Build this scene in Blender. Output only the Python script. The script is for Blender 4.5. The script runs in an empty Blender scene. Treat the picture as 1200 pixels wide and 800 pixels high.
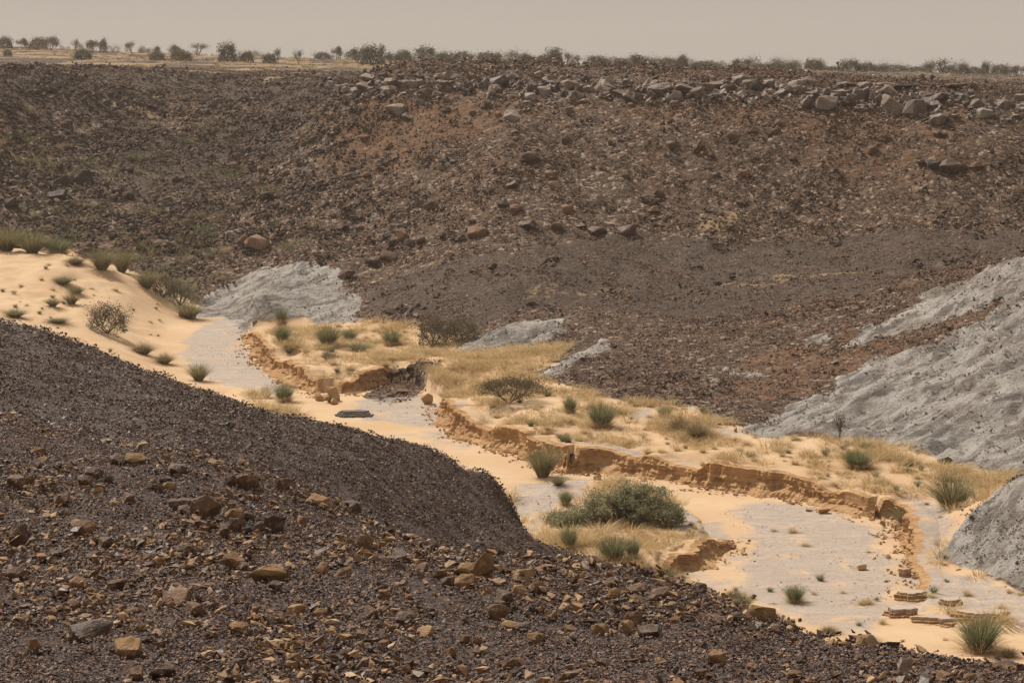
import bpy, bmesh, math, random
import numpy as np
from mathutils import Vector, Matrix, Euler

SC = bpy.context.scene
COL = SC.collection
random.seed(11)
RNG = np.random.default_rng(11)

# ------------------------------------------------------------------ camera
F = 2823.0                        # focal length in pixels of a 1200 px wide frame
EYE = 72.0                        # image row of eye level
PITCH = math.atan((400 - EYE) / F)
cam = bpy.data.cameras.new('camera')
cam_o = bpy.data.objects.new('camera', cam)
COL.objects.link(cam_o)
cam.sensor_width = 36.0
cam.lens = 36.0 * F / 1200.0
cam.clip_start = 0.5
cam.clip_end = 5000.0
cam_o.location = (0, 0, 0)
cam_o.rotation_euler = (math.pi / 2 - PITCH, 0, 0)
SC.camera = cam_o

# ------------------------------------------------------------------ world, sun, exposure
SUN_EL, SUN_AZ = math.radians(53), math.radians(-44)      # azimuth from +Y towards +X
W = bpy.data.worlds.new('World')
SC.world = W
W.use_nodes = True
wn, wl = W.node_tree.nodes, W.node_tree.links
wn.clear()
w_out = wn.new('ShaderNodeOutputWorld')
w_bg = wn.new('ShaderNodeBackground')
w_dust = wn.new('ShaderNodeBackground')
w_mix = wn.new('ShaderNodeMixShader')
w_sky = wn.new('ShaderNodeTexSky')
w_sky.sky_type = 'NISHITA'
w_sky.sun_disc = False
w_sky.sun_elevation = SUN_EL
w_sky.sun_rotation = SUN_AZ
w_sky.dust_density = 8.0
w_sky.air_density = 1.0
w_bg.inputs['Strength'].default_value = 0.07
w_dust.inputs['Color'].default_value = (0.54, 0.474, 0.418, 1)   # dust veil, even over the whole sky
w_dust.inputs['Strength'].default_value = 0.99
w_mix.inputs[0].default_value = 0.9
wl.new(w_sky.outputs[0], w_bg.inputs['Color'])
wl.new(w_bg.outputs[0], w_mix.inputs[1])
wl.new(w_dust.outputs[0], w_mix.inputs[2])
wl.new(w_mix.outputs[0], w_out.inputs['Surface'])

sun = bpy.data.lights.new('sun', 'SUN')
sun.energy = 5.0
sun.angle = math.radians(0.9)
sun.color = (1.0, 0.93, 0.82)
sun_o = bpy.data.objects.new('sun', sun)
COL.objects.link(sun_o)
to_sun = Vector((math.sin(SUN_AZ) * math.cos(SUN_EL), math.cos(SUN_AZ) * math.cos(SUN_EL), math.sin(SUN_EL)))
sun_o.rotation_euler = to_sun.to_track_quat('Z', 'Y').to_euler()
sun_o.location = to_sun * 80

SC.view_settings.view_transform = 'Standard'
SC.view_settings.look = 'None'
SC.view_settings.exposure = 0.0
SC.view_settings.gamma = 1.0
SC.view_settings.use_curve_mapping = False

# ------------------------------------------------------------------ noise
_P = RNG.permutation(4096)
_V = RNG.random(4096)

def vnoise(x, y):
    xi = np.floor(x).astype(np.int64); yi = np.floor(y).astype(np.int64)
    fx = x - xi; fy = y - yi
    fx = fx * fx * (3 - 2 * fx); fy = fy * fy * (3 - 2 * fy)
    def h(a, b):
        return _V[(_P[(a & 4095)] + b * 131) & 4095]
    a = h(xi, yi); b = h(xi + 1, yi); c = h(xi, yi + 1); d = h(xi + 1, yi + 1)
    return (a + (b - a) * fx) * (1 - fy) + (c + (d - c) * fx) * fy

def fbm(x, y, octaves=4, lac=2.03, gain=0.5):
    x = np.asarray(x, float); y = np.asarray(y, float)
    s = 0.0; a = 1.0; t = 0.0
    for i in range(octaves):
        s = s + a * (vnoise(x + 17.3 * i, y - 9.1 * i) - 0.5); t += a
        x = x * lac; y = y * lac; a *= gain
    return s / t * 2            # about -1..1

def ridged(x, y, octaves=3):
    s = 0.0; a = 1.0; t = 0.0
    for i in range(octaves):
        s = s + a * (1 - np.abs(2 * vnoise(x + 5.7 * i, y + 3.3 * i) - 1)); t += a
        x = x * 2.07; y = y * 2.07; a *= 0.5
    return s / t

def sstep(a, b, x):
    t = np.clip((x - a) / (b - a), 0, 1)
    return t * t * (3 - 2 * t)

# ------------------------------------------------------------------ survey: image rays to world points
SP, CP = math.sin(PITCH), math.cos(PITCH)

def ray(u, v):
    """direction of the line of sight, scaled so that its Y is 1"""
    a = (np.asarray(u, float) - 600) / F; b = (400 - np.asarray(v, float)) / F
    dy = CP + b * SP; dz = -SP + b * CP
    return a / dy, dz / dy

def pY(u, v, Y):
    rx, rz = ray(u, v)
    return (rx * Y, Y, rz * Y)

def pZ(u, v, z):
    rx, rz = ray(u, v)
    Y = z / rz
    return (rx * Y, Y, z)

class Field:
    """smooth surface through survey points (multiquadric)"""
    def __init__(self, pts, c=4.0, lam=1e-3):
        P = np.array(pts, float)
        self.xy, z = P[:, :2], P[:, 2]
        self.c = c
        n = len(P)
        D = np.sqrt(((self.xy[:, None] - self.xy[None]) ** 2).sum(-1) + c * c)
        A = np.zeros((n + 3, n + 3))
        A[:n, :n] = D - lam * np.eye(n) * 100
        A[:n, n] = 1; A[:n, n + 1:] = self.xy
        A[n, :n] = 1; A[n + 1:, :n] = self.xy.T
        self.w = np.linalg.lstsq(A, np.concatenate([z, [0, 0, 0]]), rcond=None)[0]
    def __call__(self, x, y):
        x = np.asarray(x, float); y = np.asarray(y, float)
        s = self.w[-3] + self.w[-2] * x + self.w[-1] * y
        for (px, py), w in zip(self.xy, self.w[:-3]):
            s = s + w * np.sqrt((x - px) ** 2 + (y - py) ** 2 + self.c ** 2)
        return s

def bed_z(Y):
    return -16 + 0.8 * np.clip((np.asarray(Y, float) - 75) / 68, 0, 1)

def pbed(u, v):
    z = -15.7
    for _ in range(8):
        p = pZ(u, v, z); z = float(bed_z(p[1]))
    return pZ(u, v, z)

V = []
for u, v, Y in [
    # upper slope and plateau
    (700, 100, 171), (500, 102, 173), (850, 104, 168), (1000, 114, 165), (1200, 126, 162), (400, 108, 177), (600, 102, 172),
    (700, 190, 160), (850, 190, 159), (1000, 190, 157), (1200, 190, 155), (600, 230, 155), (550, 180, 162),
    (450, 260, 157), (450, 180, 167), (350, 240, 162), (350, 170, 178), (340, 110, 196), (250, 300, 157), (250, 230, 172), (250, 170, 190), (250, 120, 208), (260, 92, 225),
    (150, 200, 180), (150, 140, 196), (170, 95, 212),
    (100, 270, 165), (50, 200, 177), (50, 130, 190), (80, 96, 200), (0, 110, 188), (180, 84, 230), (-150, 130, 185), (-150, 200, 170), (-300, 100, 200), (-300, 280, 150),
    (0, 77, 260), (300, 82, 260), (600, 88, 240), (900, 95, 230), (1200, 103, 220),
    (800, 97, 195), (1000, 103, 190), (1200, 112, 185), (600, 94, 200), (450, 94, 205),
    (-250, 50, 430), (0, 54, 430), (300, 69, 430), (600, 76, 430), (900, 83, 430), (1200, 90, 430), (1450, 92, 430),
    # left grey mound and the foot of the hillside
    (240, 362, 148), (300, 320, 152), (380, 312, 151), (420, 332, 149), (340, 345, 146), (400, 374, 139), (450, 345, 142), (330, 373, 141),
    # bench and apron
    (560, 300, 145), (700, 281, 150), (900, 281, 150), (1200, 268, 148), (1400, 255, 148), (520, 340, 136), (480, 375, 131),
    (620, 362, 128), (800, 372, 127), (900, 366, 127), (1050, 335, 126), (1200, 301, 122),
    (700, 420, 114), (800, 430, 111), (880, 440, 108), (560, 405, 122),
    # grey hill on the right
    (1200, 312, 116), (1130, 342, 114), (1060, 382, 110), (1000, 440, 104), (1200, 400, 106), (1100, 450, 101),
    (1200, 500, 95), (1050, 500, 96.5), (960, 470, 101), (1400, 290, 110), (1400, 400, 104), (1400, 520, 90),
    # dune
    (0, 295, 146), (80, 298, 148), (130, 314, 147), (170, 332, 146), (205, 352, 145.5), (240, 366, 145), (0, 330, 137), (60, 340, 136), (-200, 290, 145),
    (0, 360, 128), (100, 360, 131), (150, 350, 138), (200, 375, 137), (100, 400, 122), (0, 410, 115), (-200, 400, 112), (200, 440, 115), (150, 420, 117),
    # mound by the right edge
    (1200, 557, 77.5), (1165, 585, 78), (1200, 620, 74.5), (1165, 630, 76), (1400, 470, 80), (1400, 600, 72), (1300, 520, 79),
]:
    V.append(pY(u, v, Y))
for u, v, z in [
    (700, 490, -14.75), (760, 477, -14.5), (640, 452, -14.4), (540, 432, -14.5), (870, 500, -14.6), (1000, 522, -14.8), (1090, 545, -15.0), (1180, 562, -15.0),
    (600, 478, -14.55), (850, 525, -14.9), (950, 545, -15.0), (1050, 565, -15.1), (1130, 600, -15.3), (1080, 620, -15.35), (480, 402, -14.8), (400, 405, -14.6), (440, 425, -14.7), (345, 395, -14.55),
    (1105, 655, -15.8), (1150, 684, -15.85), (1200, 700, -15.85), (1120, 720, -15.85), (1200, 740, -15.85), (1070, 700, -15.85),
    (700, 622, -15.2), (760, 640, -15.35), (640, 625, -15.4), (720, 592, -15.45), (620, 600, -15.6), (700, 682, -15.5), (830, 655, -15.5), (800, 700, -15.9), (900, 742, -15.95), (1000, 752, -15.9), (1100, 767, -15.85),
    (560, 470, -14.9), (500, 455, -15.1)]:
    V.append(pZ(u, v, z))
# tops of the cut banks: (bank foot, row of the bank top)
for u, v, vt in [(290, 398, 388), (305, 425, 402), (345, 452, 425), (385, 468, 448), (430, 456, 438), (530, 512, 482), (600, 532, 502), (660, 556, 520),
                 (700, 553, 526), (760, 561, 534), (820, 571, 540), (860, 578, 546), (905, 581, 556), (950, 591, 566), (1000, 604, 582), (1045, 612, 588), (1052, 640, 615),
                 (1062, 690, 679), (862, 645, 630), (800, 672, 651)]:
    p = pbed(u, v); V.append(pY(u, vt, p[1] + 0.3))
for Y, z in [(158, -12.9)]:                         # hollow behind the dune
    for u in (-150, 0, 80, 150):
        rx, _ = ray(u, 300); V.append((rx * Y, Y, z))
for x in (-30, -12, 0, 12, 30):
    V.append((x, 52, -15.6)); V.append((x * 1.1, 62, -15.7))
for x in (-300, -100, 100, 300):
    V.append((x, 900, -6.0))
valley_base = Field(V)

BED = [(300, 372), (290, 385), (287, 398), (300, 425), (345, 452), (380, 468), (400, 463), (430, 457), (452, 450), (475, 452), (492, 470), (515, 490), (530, 510), (560, 522),
       (600, 532), (630, 548), (660, 556), (700, 553), (760, 561), (820, 571), (860, 578), (905, 581), (950, 591), (1000, 604), (1030, 613), (1045, 608), (1052, 640), (1056, 665), (1062, 690),
       (1045, 715), (1110, 745), (1300, 752),
       (1300, 785), (1000, 751), (940, 736), (860, 712), (830, 690), (800, 672), (830, 661), (862, 645), (850, 622), (800, 592), (740, 580), (650, 580), (600, 590), (500, 570), (400, 520),
       (330, 478), (260, 455), (215, 430), (200, 400), (225, 382), (262, 368)]
BEDW = np.array([pbed(u, v)[:2] for u, v in BED])

def poly_sd(x, y, P):
    """signed distance to polygon, negative inside"""
    x = np.asarray(x, float); y = np.asarray(y, float)
    d = np.full(x.shape, 1e9); inside = np.zeros(x.shape, bool)
    n = len(P)
    for i in range(n):
        ax, ay = P[i]; bx, by = P[(i + 1) % n]
        ex, ey = bx - ax, by - ay
        t = np.clip(((x - ax) * ex + (y - ay) * ey) / (ex * ex + ey * ey + 1e-12), 0, 1)
        d = np.minimum(d, (x - ax - t * ex) ** 2 + (y - ay - t * ey) ** 2)
        cond = ((ay > y) != (by > y)) & (x < (bx - ax) * (y - ay) / (by - ay + 1e-12) + ax)
        inside ^= cond
    d = np.sqrt(d)
    return np.where(inside, -d, d)

def grid_valley():
    rows = np.concatenate([np.arange(54, 66, 0.6), np.arange(66, 175, 0.26), np.arange(175, 250, 0.8), np.geomspace(250, 900, 60)])
    cols = np.linspace(-0.33, 0.33, 560)
    YY, TT = np.meshgrid(rows, cols, indexing='ij')
    return rows, cols, YY * TT, YY

ROWS, COLS, GX, GY = grid_valley()
up = valley_base(GX, GY)
bed = bed_z(GY)
sd_bed = poly_sd(GX, GY, BEDW)
wob = 0.18 * fbm(GX * 1.3, GY * 1.3, 3)
pinch = 0
for u_, v_ in ((388, 465), (645, 553), (1034, 610)):
    px_, py_, _ = pbed(u_, v_); pinch = np.maximum(pinch, .45 * np.exp(-((GX - px_) ** 2 + (GY - py_) ** 2) / 2.0))
m_bank = sstep(0.74, 0.90, sd_bed + .15 * wob - pinch)
GT = GX / GY
soft = np.maximum(sstep(-.113, -.124, GT), sstep(.052, .066, GT) * sstep(74.5, 73, GY) * sstep(.17, .15, GT))   # dune foot and grassy shore: no cut bank
soft = np.clip(soft, 0, 1)
m_bank = m_bank * (1 - soft) + soft * sstep(-.3, 5.0, sd_bed)
high = np.maximum(up, bed + 0.02)
notch = sstep(.08, .42, fbm(GX * .42 + 3, GY * .42, 3)) * sstep(3.5, .8, sd_bed)
high = high - notch * .45 * (high - bed)
rough_far = sstep(-14.6, -12.5, up) * sstep(100, 112, GY) * (1 - .75 * sstep(-4.2, -2.2, up) * sstep(160, 180, GY))
gul = ridged(GX / 8 + .15 * fbm(GX / 5, GY / 5, 2), GY / 34, 3)
high = high + rough_far * (0.6 * fbm(GX / 9, GY / 9, 4) + 0.42 * fbm(GX / 2.2, GY / 2.2, 4) - .9 * (gul - .5) * sstep(-12.5, -9, up))
high = high + 0.05 * fbm(GX / 1.6, GY / 1.6, 3) * (1 - rough_far)
GZ = bed + (high - bed) * m_bank + 0.03 * fbm(GX / 2.5, GY / 2.5, 3)

def px_world(poly, fieldfn):
    out = []
    for u, v in poly:
        rx, rz = ray(u, v)
        Ys = np.arange(56, 500, 0.25)
        zs = fieldfn(rx * Ys, Ys)
        k = np.argmax(zs > rz * Ys)
        if not (zs > rz * Ys).any(): k = len(Ys) - 1
        out.append((rx * Ys[k], Ys[k]))
    return np.array(out)

def interp_grid(G):
    def f(x, y):
        x = np.asarray(x, float); y = np.asarray(y, float)
        t = np.clip(x / y, COLS[0], COLS[-1] - 1e-9)
        ci = (t - COLS[0]) / (COLS[1] - COLS[0]); c0 = np.clip(ci.astype(int), 0, len(COLS) - 2); fc = ci - c0
        r0 = np.clip(np.searchsorted(ROWS, y, side='right') - 1, 0, len(ROWS) - 2)
        fr = np.clip((y - ROWS[r0]) / (ROWS[r0 + 1] - ROWS[r0]), 0, 1)
        return (G[r0, c0] * (1 - fc) + G[r0, c0 + 1] * fc) * (1 - fr) + (G[r0 + 1, c0] * (1 - fc) + G[r0 + 1, c0 + 1] * fc) * fr
    return f

valley_z0 = interp_grid(GZ)

def mask(poly, soft=0.6, nz=0.8, sc=0.6):
    P = px_world(poly, valley_z0)
    d = poly_sd(GX, GY, P) + nz * fbm(GX * sc, GY * sc, 4)
    return 1 - sstep(-soft, soft, d)

M_clay = np.maximum.reduce([
    mask([(228, 372), (238, 348), (270, 328), (310, 316), (360, 309), (392, 312), (402, 330), (415, 352), (422, 378), (385, 380), (340, 376), (300, 372), (285, 390), (262, 370)], .5, .8, .5),
    mask([(535, 405), (575, 388), (620, 378), (655, 374), (662, 392), (640, 400), (590, 408), (545, 414)], .4, .6),
    mask([(636, 440), (668, 420), (705, 400), (716, 402), (700, 418), (655, 438)], .4, .5),
    mask([(985, 408), (1045, 372), (1090, 346), (1140, 325), (1210, 303), (1400, 280), (1400, 330), (1200, 345), (1110, 372), (1040, 396)], .6, 1.0, .5),
    mask([(880, 502), (930, 470), (985, 450), (1030, 425), (1090, 408), (1140, 385), (1200, 352), (1400, 330), (1400, 560), (1200, 560), (1130, 546), (1080, 526), (1000, 518), (930, 512)], .6, 1.2, .5),
    mask([(1100, 655), (1130, 615), (1160, 585), (1200, 555), (1400, 450), (1400, 720), (1200, 695), (1150, 668)], .25, .2)])
streaks = mask([(800, 470), (850, 430), (960, 400), (1040, 380), (1000, 430), (900, 470), (830, 500)], .8, 1.4)
streaks = streaks * sstep(0.1, 0.45, fbm((GX + 0.6 * GY) * 0.5, (GY - GX) * 0.12, 4))
M_clay = np.maximum(M_clay, 0.85 * streaks)
M_clay = np.maximum(M_clay, 0.8 * mask([(930, 400), (960, 391), (975, 395), (950, 403)], .4, .4))
# clay slopes are cut by rills running down them
AC, AL = GX * .8 - GY * .6, GX * .6 + GY * .8                  # across and along the fall of the slope
wq = .8 * fbm(GX / 3, GY / 3, 3)
rill = ridged((AC + wq) * 0.34, (AL + wq) * 0.09, 4)
rill2 = ridged((AC + wq) * 1.1, AL * 0.35, 3)
clay_slope = M_clay * sstep(-15.9, -15.0, up)
GZ = GZ - clay_slope * (0.95 * (1 - rill) ** 1.3 + 0.34 * (1 - rill2) + .15 * fbm(GX * 1.5, GY * 1.5, 3)) + clay_slope * 0.35
GZ = GZ + clay_slope * (.16 * fbm(AC * 3.1, AL * .5, 3))
tx, ty, _ = pbed(291, 380)                                    # the clay spur where the stream bends
spur = sstep(-.35, .25, GX - tx - .12 * (GY - ty) + .3 * fbm(GX, GY, 3)) * np.exp(-np.clip(GX - tx - .5, 0, 9) ** 2 / 6.0) * sstep(-1.5, .6, GY - ty) * sstep(11, 3, GY - ty)
GZ = GZ + 1.5 * spur * (1 + .3 * fbm(GX * 1.3, GY * 1.3, 3))
M_clay = np.maximum(M_clay, sstep(.1, .4, spur))

M_sandarea = 1 - sstep(-0.4, 0.6, poly_sd(GX, GY, px_world([
    (-300, 283), (0, 291), (80, 294), (130, 310), (200, 341), (232, 358), (250, 364), (300, 371), (292, 388), (320, 368), (345, 364), (400, 380), (480, 384), (540, 396),
    (535, 414), (580, 412), (640, 404), (660, 408), (640, 432), (610, 440), (660, 452), (700, 466), (760, 474), (820, 482), (880, 505), (930, 512), (1000, 518), (1080, 528),
    (1120, 545), (1200, 560), (1175, 575), (1120, 622), (1098, 655), (1150, 672), (1200, 700), (1400, 740), (1400, 800), (600, 700), (400, 560), (-300, 480)], valley_z0)) + 0.5 * fbm(GX * .7, GY * .7, 4))
M_sand = M_sandarea * (1 - 0.0)
M_grav = np.maximum.reduce([
    mask([(265, 371), (296, 373), (285, 395), (300, 430), (345, 455), (320, 466), (250, 448), (210, 418), (215, 400), (235, 385)], .5, .7, .9),
    mask([(415, 470), (500, 462), (548, 485), (535, 503), (480, 500), (420, 492)], .4, .5, .9),
    mask([(845, 598), (900, 588), (960, 596), (1030, 618), (1050, 680), (1040, 725), (1000, 742), (930, 728), (880, 700), (868, 670), (885, 640), (868, 615)], .6, .7, .8),
    mask([(660, 516), (700, 519), (780, 531), (850, 541), (850, 548), (780, 540), (660, 524)], .3, .4, .9),
    mask([(605, 566), (700, 562), (690, 582), (640, 592), (600, 615)], .4, .5, .9),
    mask([(650, 590), (615, 630), (625, 600)], .4, .5, .9),
    mask([(790, 598), (845, 612), (858, 634), (820, 640), (780, 615)], .3, .3, .9),
    mask([(1045, 572), (1100, 585), (1120, 610), (1090, 660), (1150, 680), (1200, 700), (1300, 740), (1200, 735), (1120, 715), (1060, 715), (1062, 650), (1062, 610)], .5, .7, .8),
    mask([(735, 482), (760, 480), (765, 490), (740, 492)], .2, .2, .9),
    mask([(830, 500), (870, 505), (880, 512), (845, 512)], .2, .2, .9)])
M_grav = np.maximum(M_grav, 0.55 * M_sandarea * sstep(0.18, 0.5, fbm(GX * .35 + 9, GY * .25, 4)) * (1 - sstep(-0.5, 3, poly_sd(GX, GY, BEDW))))
rock_mouth = mask([(438, 442), (500, 424), (522, 428), (500, 442), (480, 470), (455, 476), (430, 466)], .3, .5, .9)
M_sand = M_sand * (1 - rock_mouth)
M_orange = np.maximum.reduce([
    0.8 * mask([(330, 150), (420, 110), (560, 110), (640, 130), (560, 160), (470, 200), (380, 190)], 2, 2.5, .25),
    0.6 * mask([(640, 120), (900, 110), (1100, 140), (1000, 180), (800, 150)], 2, 2.5, .25),
    0.5 * sstep(0.05, 0.5, fbm(GX / 7 + 3, GY / 10, 4)) * rough_far,
    0.6 * mask([(860, 420), (1000, 400), (1090, 400), (1000, 440), (900, 470), (840, 470)], 1, 1.5, .4)])
M_straw = np.maximum.reduce([
    mask([(540, 425), (600, 412), (655, 405), (650, 425), (590, 445), (520, 460)], .8, 1.0, .5),
    0.9 * mask([(820, 268), (868, 250), (880, 252), (840, 270)], .5, .5, .5),
    0.7 * sstep(0.3, 0.55, fbm(GX / 5 + 31, GY / 14, 4)) * sstep(215, 235, GY),
    0.42 * mask([(600, 350), (700, 338), (780, 330), (700, 345), (610, 358)], .8, 1.2, .5),
    0.42 * mask([(820, 330), (960, 320), (1040, 318), (950, 328), (850, 338)], .5, 1.0, .5),
    0.9 * sstep(0.35, 0.6, fbm(GX / 6 + 77, GY / 30, 3)) * sstep(240, 270, GY),
    0.75 * mask([(285, 96), (350, 88), (352, 92), (300, 99)], .8, 1.5, .3), 0.7 * mask([(62, 86), (95, 84), (92, 90), (70, 90)], .6, 1.2, .3), .45 * sstep(.18, .45, fbm(GX / 2.5 + 8, GY / 6, 4)) * sstep(-.05, -.09, GX / GY) * sstep(160, 175, GY)])
M_green = mask([(0, 240), (60, 220), (150, 200), (200, 180), (180, 240), (120, 290), (0, 295)], 1.5, 3, .3) * sstep(-0.1, 0.5, fbm(GX / 4, GY / 4, 4))
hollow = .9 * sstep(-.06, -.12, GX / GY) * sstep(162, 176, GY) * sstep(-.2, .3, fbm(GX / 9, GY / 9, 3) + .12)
M_bench = np.maximum(mask([(430, 338), (560, 300), (700, 282), (900, 284), (1200, 275), (1400, 262), (1200, 298), (1050, 333), (900, 366), (800, 372), (620, 360), (560, 385), (430, 370)], 1.0, 1.0, .4),
                     sstep(176, 190, GY) * (1 - M_straw) * sstep(-4.5, -2.5, up))

M_straw = np.maximum(M_straw, (.40 + .3 * fbm(GX / 9, GY / 9, 3)) * sstep(205, 240, GY) * sstep(-.02, .03, GT))
M_straw = np.maximum(M_straw, .85 * sstep(.12, .3, fbm(GX / 22 + 50, GY / 5, 4)) * sstep(200, 212, GY) * sstep(-.03, -.05, GT))
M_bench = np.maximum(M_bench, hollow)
M_straw = np.maximum(M_straw, .75 * sstep(.02, .22, fbm(GX / 16 + 5, GY / 6, 4)) * sstep(242, 262, GY) * sstep(0.03, -.02, GX / GY))

# ------------------------------------------------------------------ the two near slopes
def crest_field(front, crest, back, extra=()):
    pts = [pY(*p) for p in front] + [pY(*p) for p in crest] + list(extra)
    for (u, v, Y) in crest:
        x, y, z = pY(u, v, Y)
        for dy, dz in back:
            pts.append((x * (y + dy) / y, y + dy, z - dz))
    return pts

NB = crest_field(
    [(-200, 800, 17), (0, 800, 16.5), (300, 800, 16.2), (600, 800, 16), (900, 800, 15.6), (1100, 800, 15.4), (0, 640, 22.5), (300, 680, 20.5), (600, 740, 18.5), (-300, 620, 24)],
    [(-400, 500, 34), (-150, 510, 33), (0, 520, 32), (100, 524, 31.5), (200, 546, 30.5), (300, 576, 29), (400, 602, 27.5), (480, 640, 26), (560, 660, 25), (650, 680, 24),
     (750, 696, 23), (860, 716, 21.5), (940, 741, 20), (1000, 763, 18.6), (1100, 774, 17.6), (1200, 789, 16.8), (1400, 800, 16.3)],
    [(3, 1.3), (8, 4.6), (16, 9.5), (30, 12)],
    extra=[(-8, 6, -2.6), (0, 6, -2.4), (8, 6, -2.8), (-10, -8, -1.5), (0, -8, -1.5), (10, -8, -1.5)])
near_f = Field(NB, c=1.5, lam=1e-4)
def low(u, v, Y, dz):
    p = pY(u, v, Y); return (p[0], p[1], p[2] - dz)
NA = crest_field(
    [(-200, 520, 42), (0, 522, 44), (150, 535, 43), (300, 580, 42.5), (400, 602, 43), (500, 645, 45), (600, 655, 47), (250, 500, 47), (450, 560, 48), (100, 450, 49), (560, 600, 51)],
    [(-400, 360, 56), (-150, 362, 55), (0, 373, 54), (60, 387, 54), (140, 416, 53.5), (200, 439, 53), (270, 464, 52.5), (330, 479, 52), (400, 492, 52.5), (480, 514, 54), (540, 541, 55.5), (574, 561, 57), (594, 584, 58)],
    [(4, 2.2), (10, 6.5), (20, 12)],
    extra=[pY(615, 590, 57.5), pY(608, 622, 56.5), pY(625, 652, 55), pY(690, 690, 52), low(632, 600, 58, 1.6), low(648, 630, 57, 1.5), low(680, 655, 55, 1.3), low(740, 680, 52, 1.3), low(620, 572, 60, 1.3), (2.6, 58, -12.6), (5.0, 58, -14.6), (8, 58, -16.2), (3.5, 50, -12.2), (7, 46, -14), (12, 50, -17),
           (-20, 30, -11), (-8, 30, -11.5), (4, 30, -13), (12, 34, -15.5), (4, 66, -16.8), (12, 66, -18)])
ridge_f = Field(NA, c=2.0, lam=1e-4)

def near_z(x, y):
    return near_f(x, y) + 0.10 * fbm(x / 2.2, y / 2.2, 3) + 0.03 * fbm(x * 2.1, y * 2.1, 3)

def ridge_z(x, y):
    return ridge_f(x, y) - .16 + 0.13 * fbm(x / 4, y / 4, 3) + 0.06 * fbm(x / 0.9, y / 0.9, 3)

valley_z = interp_grid(GZ)

def at(u, v, which=None):
    """where the line of sight through a pixel meets the ground"""
    rx, rz = ray(u, v)
    best = None
    def test(f, a, b, st):
        Ys = np.arange(a, b, st)
        zs = f(rx * Ys, Ys); ok = zs > rz * Ys
        if ok.any():
            k = int(np.argmax(ok)); return Ys[k]
        return None
    c = []
    if which in (None, 'near'): c.append(test(near_z, 13, 50, 0.03))
    if which in (None, 'ridge'): c.append(test(ridge_z, 30, 66, 0.06))
    if which in (None, 'valley'): c.append(test(valley_z, 60, 500, 0.1))
    c = [k for k in c if k is not None]
    Y = min(c) if c else 420.0
    x = rx * Y
    fs = {'near': near_z, 'ridge': ridge_z, 'valley': valley_z}
    if which: z = float(fs[which](x, Y))
    else:
        z = float(valley_z(x, max(Y, 54.1))) if Y > 54.1 else -99
        if Y < 50: z = max(z, float(near_z(x, Y)))
        if 30 < Y < 66: z = max(z, float(ridge_z(x, Y)))
    return x, Y, z

# ------------------------------------------------------------------ material helpers
def new_mat(name):
    m = bpy.data.materials.new(name); m.use_nodes = True
    nt = m.node_tree; nt.nodes.clear()
    out = nt.nodes.new('ShaderNodeOutputMaterial'); b = nt.nodes.new('ShaderNodeBsdfPrincipled')
    nt.links.new(b.outputs[0], out.inputs['Surface'])
    return m, nt, b

class NT:
    def __init__(s, nt): s.nt = nt
    def n(s, t, **k):
        o = s.nt.nodes.new(t)
        for a, v in k.items(): setattr(o, a, v)
        return o
    def l(s, a, b): s.nt.links.new(a, b)
    def noise(s, vec, scale, detail=4, rough=0.55, dist=0.0):
        o = s.n('ShaderNodeTexNoise'); o.inputs['Scale'].default_value = scale
        o.inputs['Detail'].default_value = detail; o.inputs['Roughness'].default_value = rough; o.inputs['Distortion'].default_value = dist
        s.l(vec, o.inputs['Vector']); return o.outputs['Fac']
    def mapv(s, v, a, b, c=0, d=1, smooth=True):
        o = s.n('ShaderNodeMapRange'); o.interpolation_type = 'SMOOTHSTEP' if smooth else 'LINEAR'
        s.l(v, o.inputs['Value'])
        for i, k in zip(('From Min', 'From Max', 'To Min', 'To Max'), (a, b, c, d)): o.inputs[i].default_value = k
        return o.outputs[0]
    def math(s, op, a, b=None, c=None):
        o = s.n('ShaderNodeMath', operation=op)
        for i, q in enumerate((a, b, c)):
            if q is None: continue
            if isinstance(q, (int, float)): o.inputs[i].default_value = q
            else: s.l(q, o.inputs[i])
        return o.outputs[0]
    def mix(s, f, a, b, mode='MIX'):
        o = s.n('ShaderNodeMix', data_type='RGBA', blend_type=mode)
        for q, i in ((f, 0), (a, 6), (b, 7)):
            if isinstance(q, (int, float)): o.inputs[i].default_value = q
            elif isinstance(q, tuple): o.inputs[i].default_value = (*q, 1)
            else: s.l(q, o.inputs[i])
        return o.outputs[2]
    def ramp(s, v, stops, const=False):
        o = s.n('ShaderNodeValToRGB'); cr = o.color_ramp
        cr.interpolation = 'CONSTANT' if const else 'LINEAR'
        while len(cr.elements) > 1: cr.elements.remove(cr.elements[-1])
        cr.elements[0].position = stops[0][0]; cr.elements[0].color = (*stops[0][1], 1)
        for p, c in stops[1:]:
            e = cr.elements.new(p); e.color = (*c, 1)
        s.l(v, o.inputs[0]); return o.outputs[0]
    def bump(s, h, strength, dist, normal=None):
        o = s.n('ShaderNodeBump'); o.inputs['Strength'].default_value = strength; o.inputs['Distance'].default_value = dist
        s.l(h, o.inputs['Height'])
        if normal is not None: s.l(normal, o.inputs['Normal'])
        return o.outputs[0]
    def pos(s):
        return s.n('ShaderNodeNewGeometry').outputs['Position']

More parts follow.
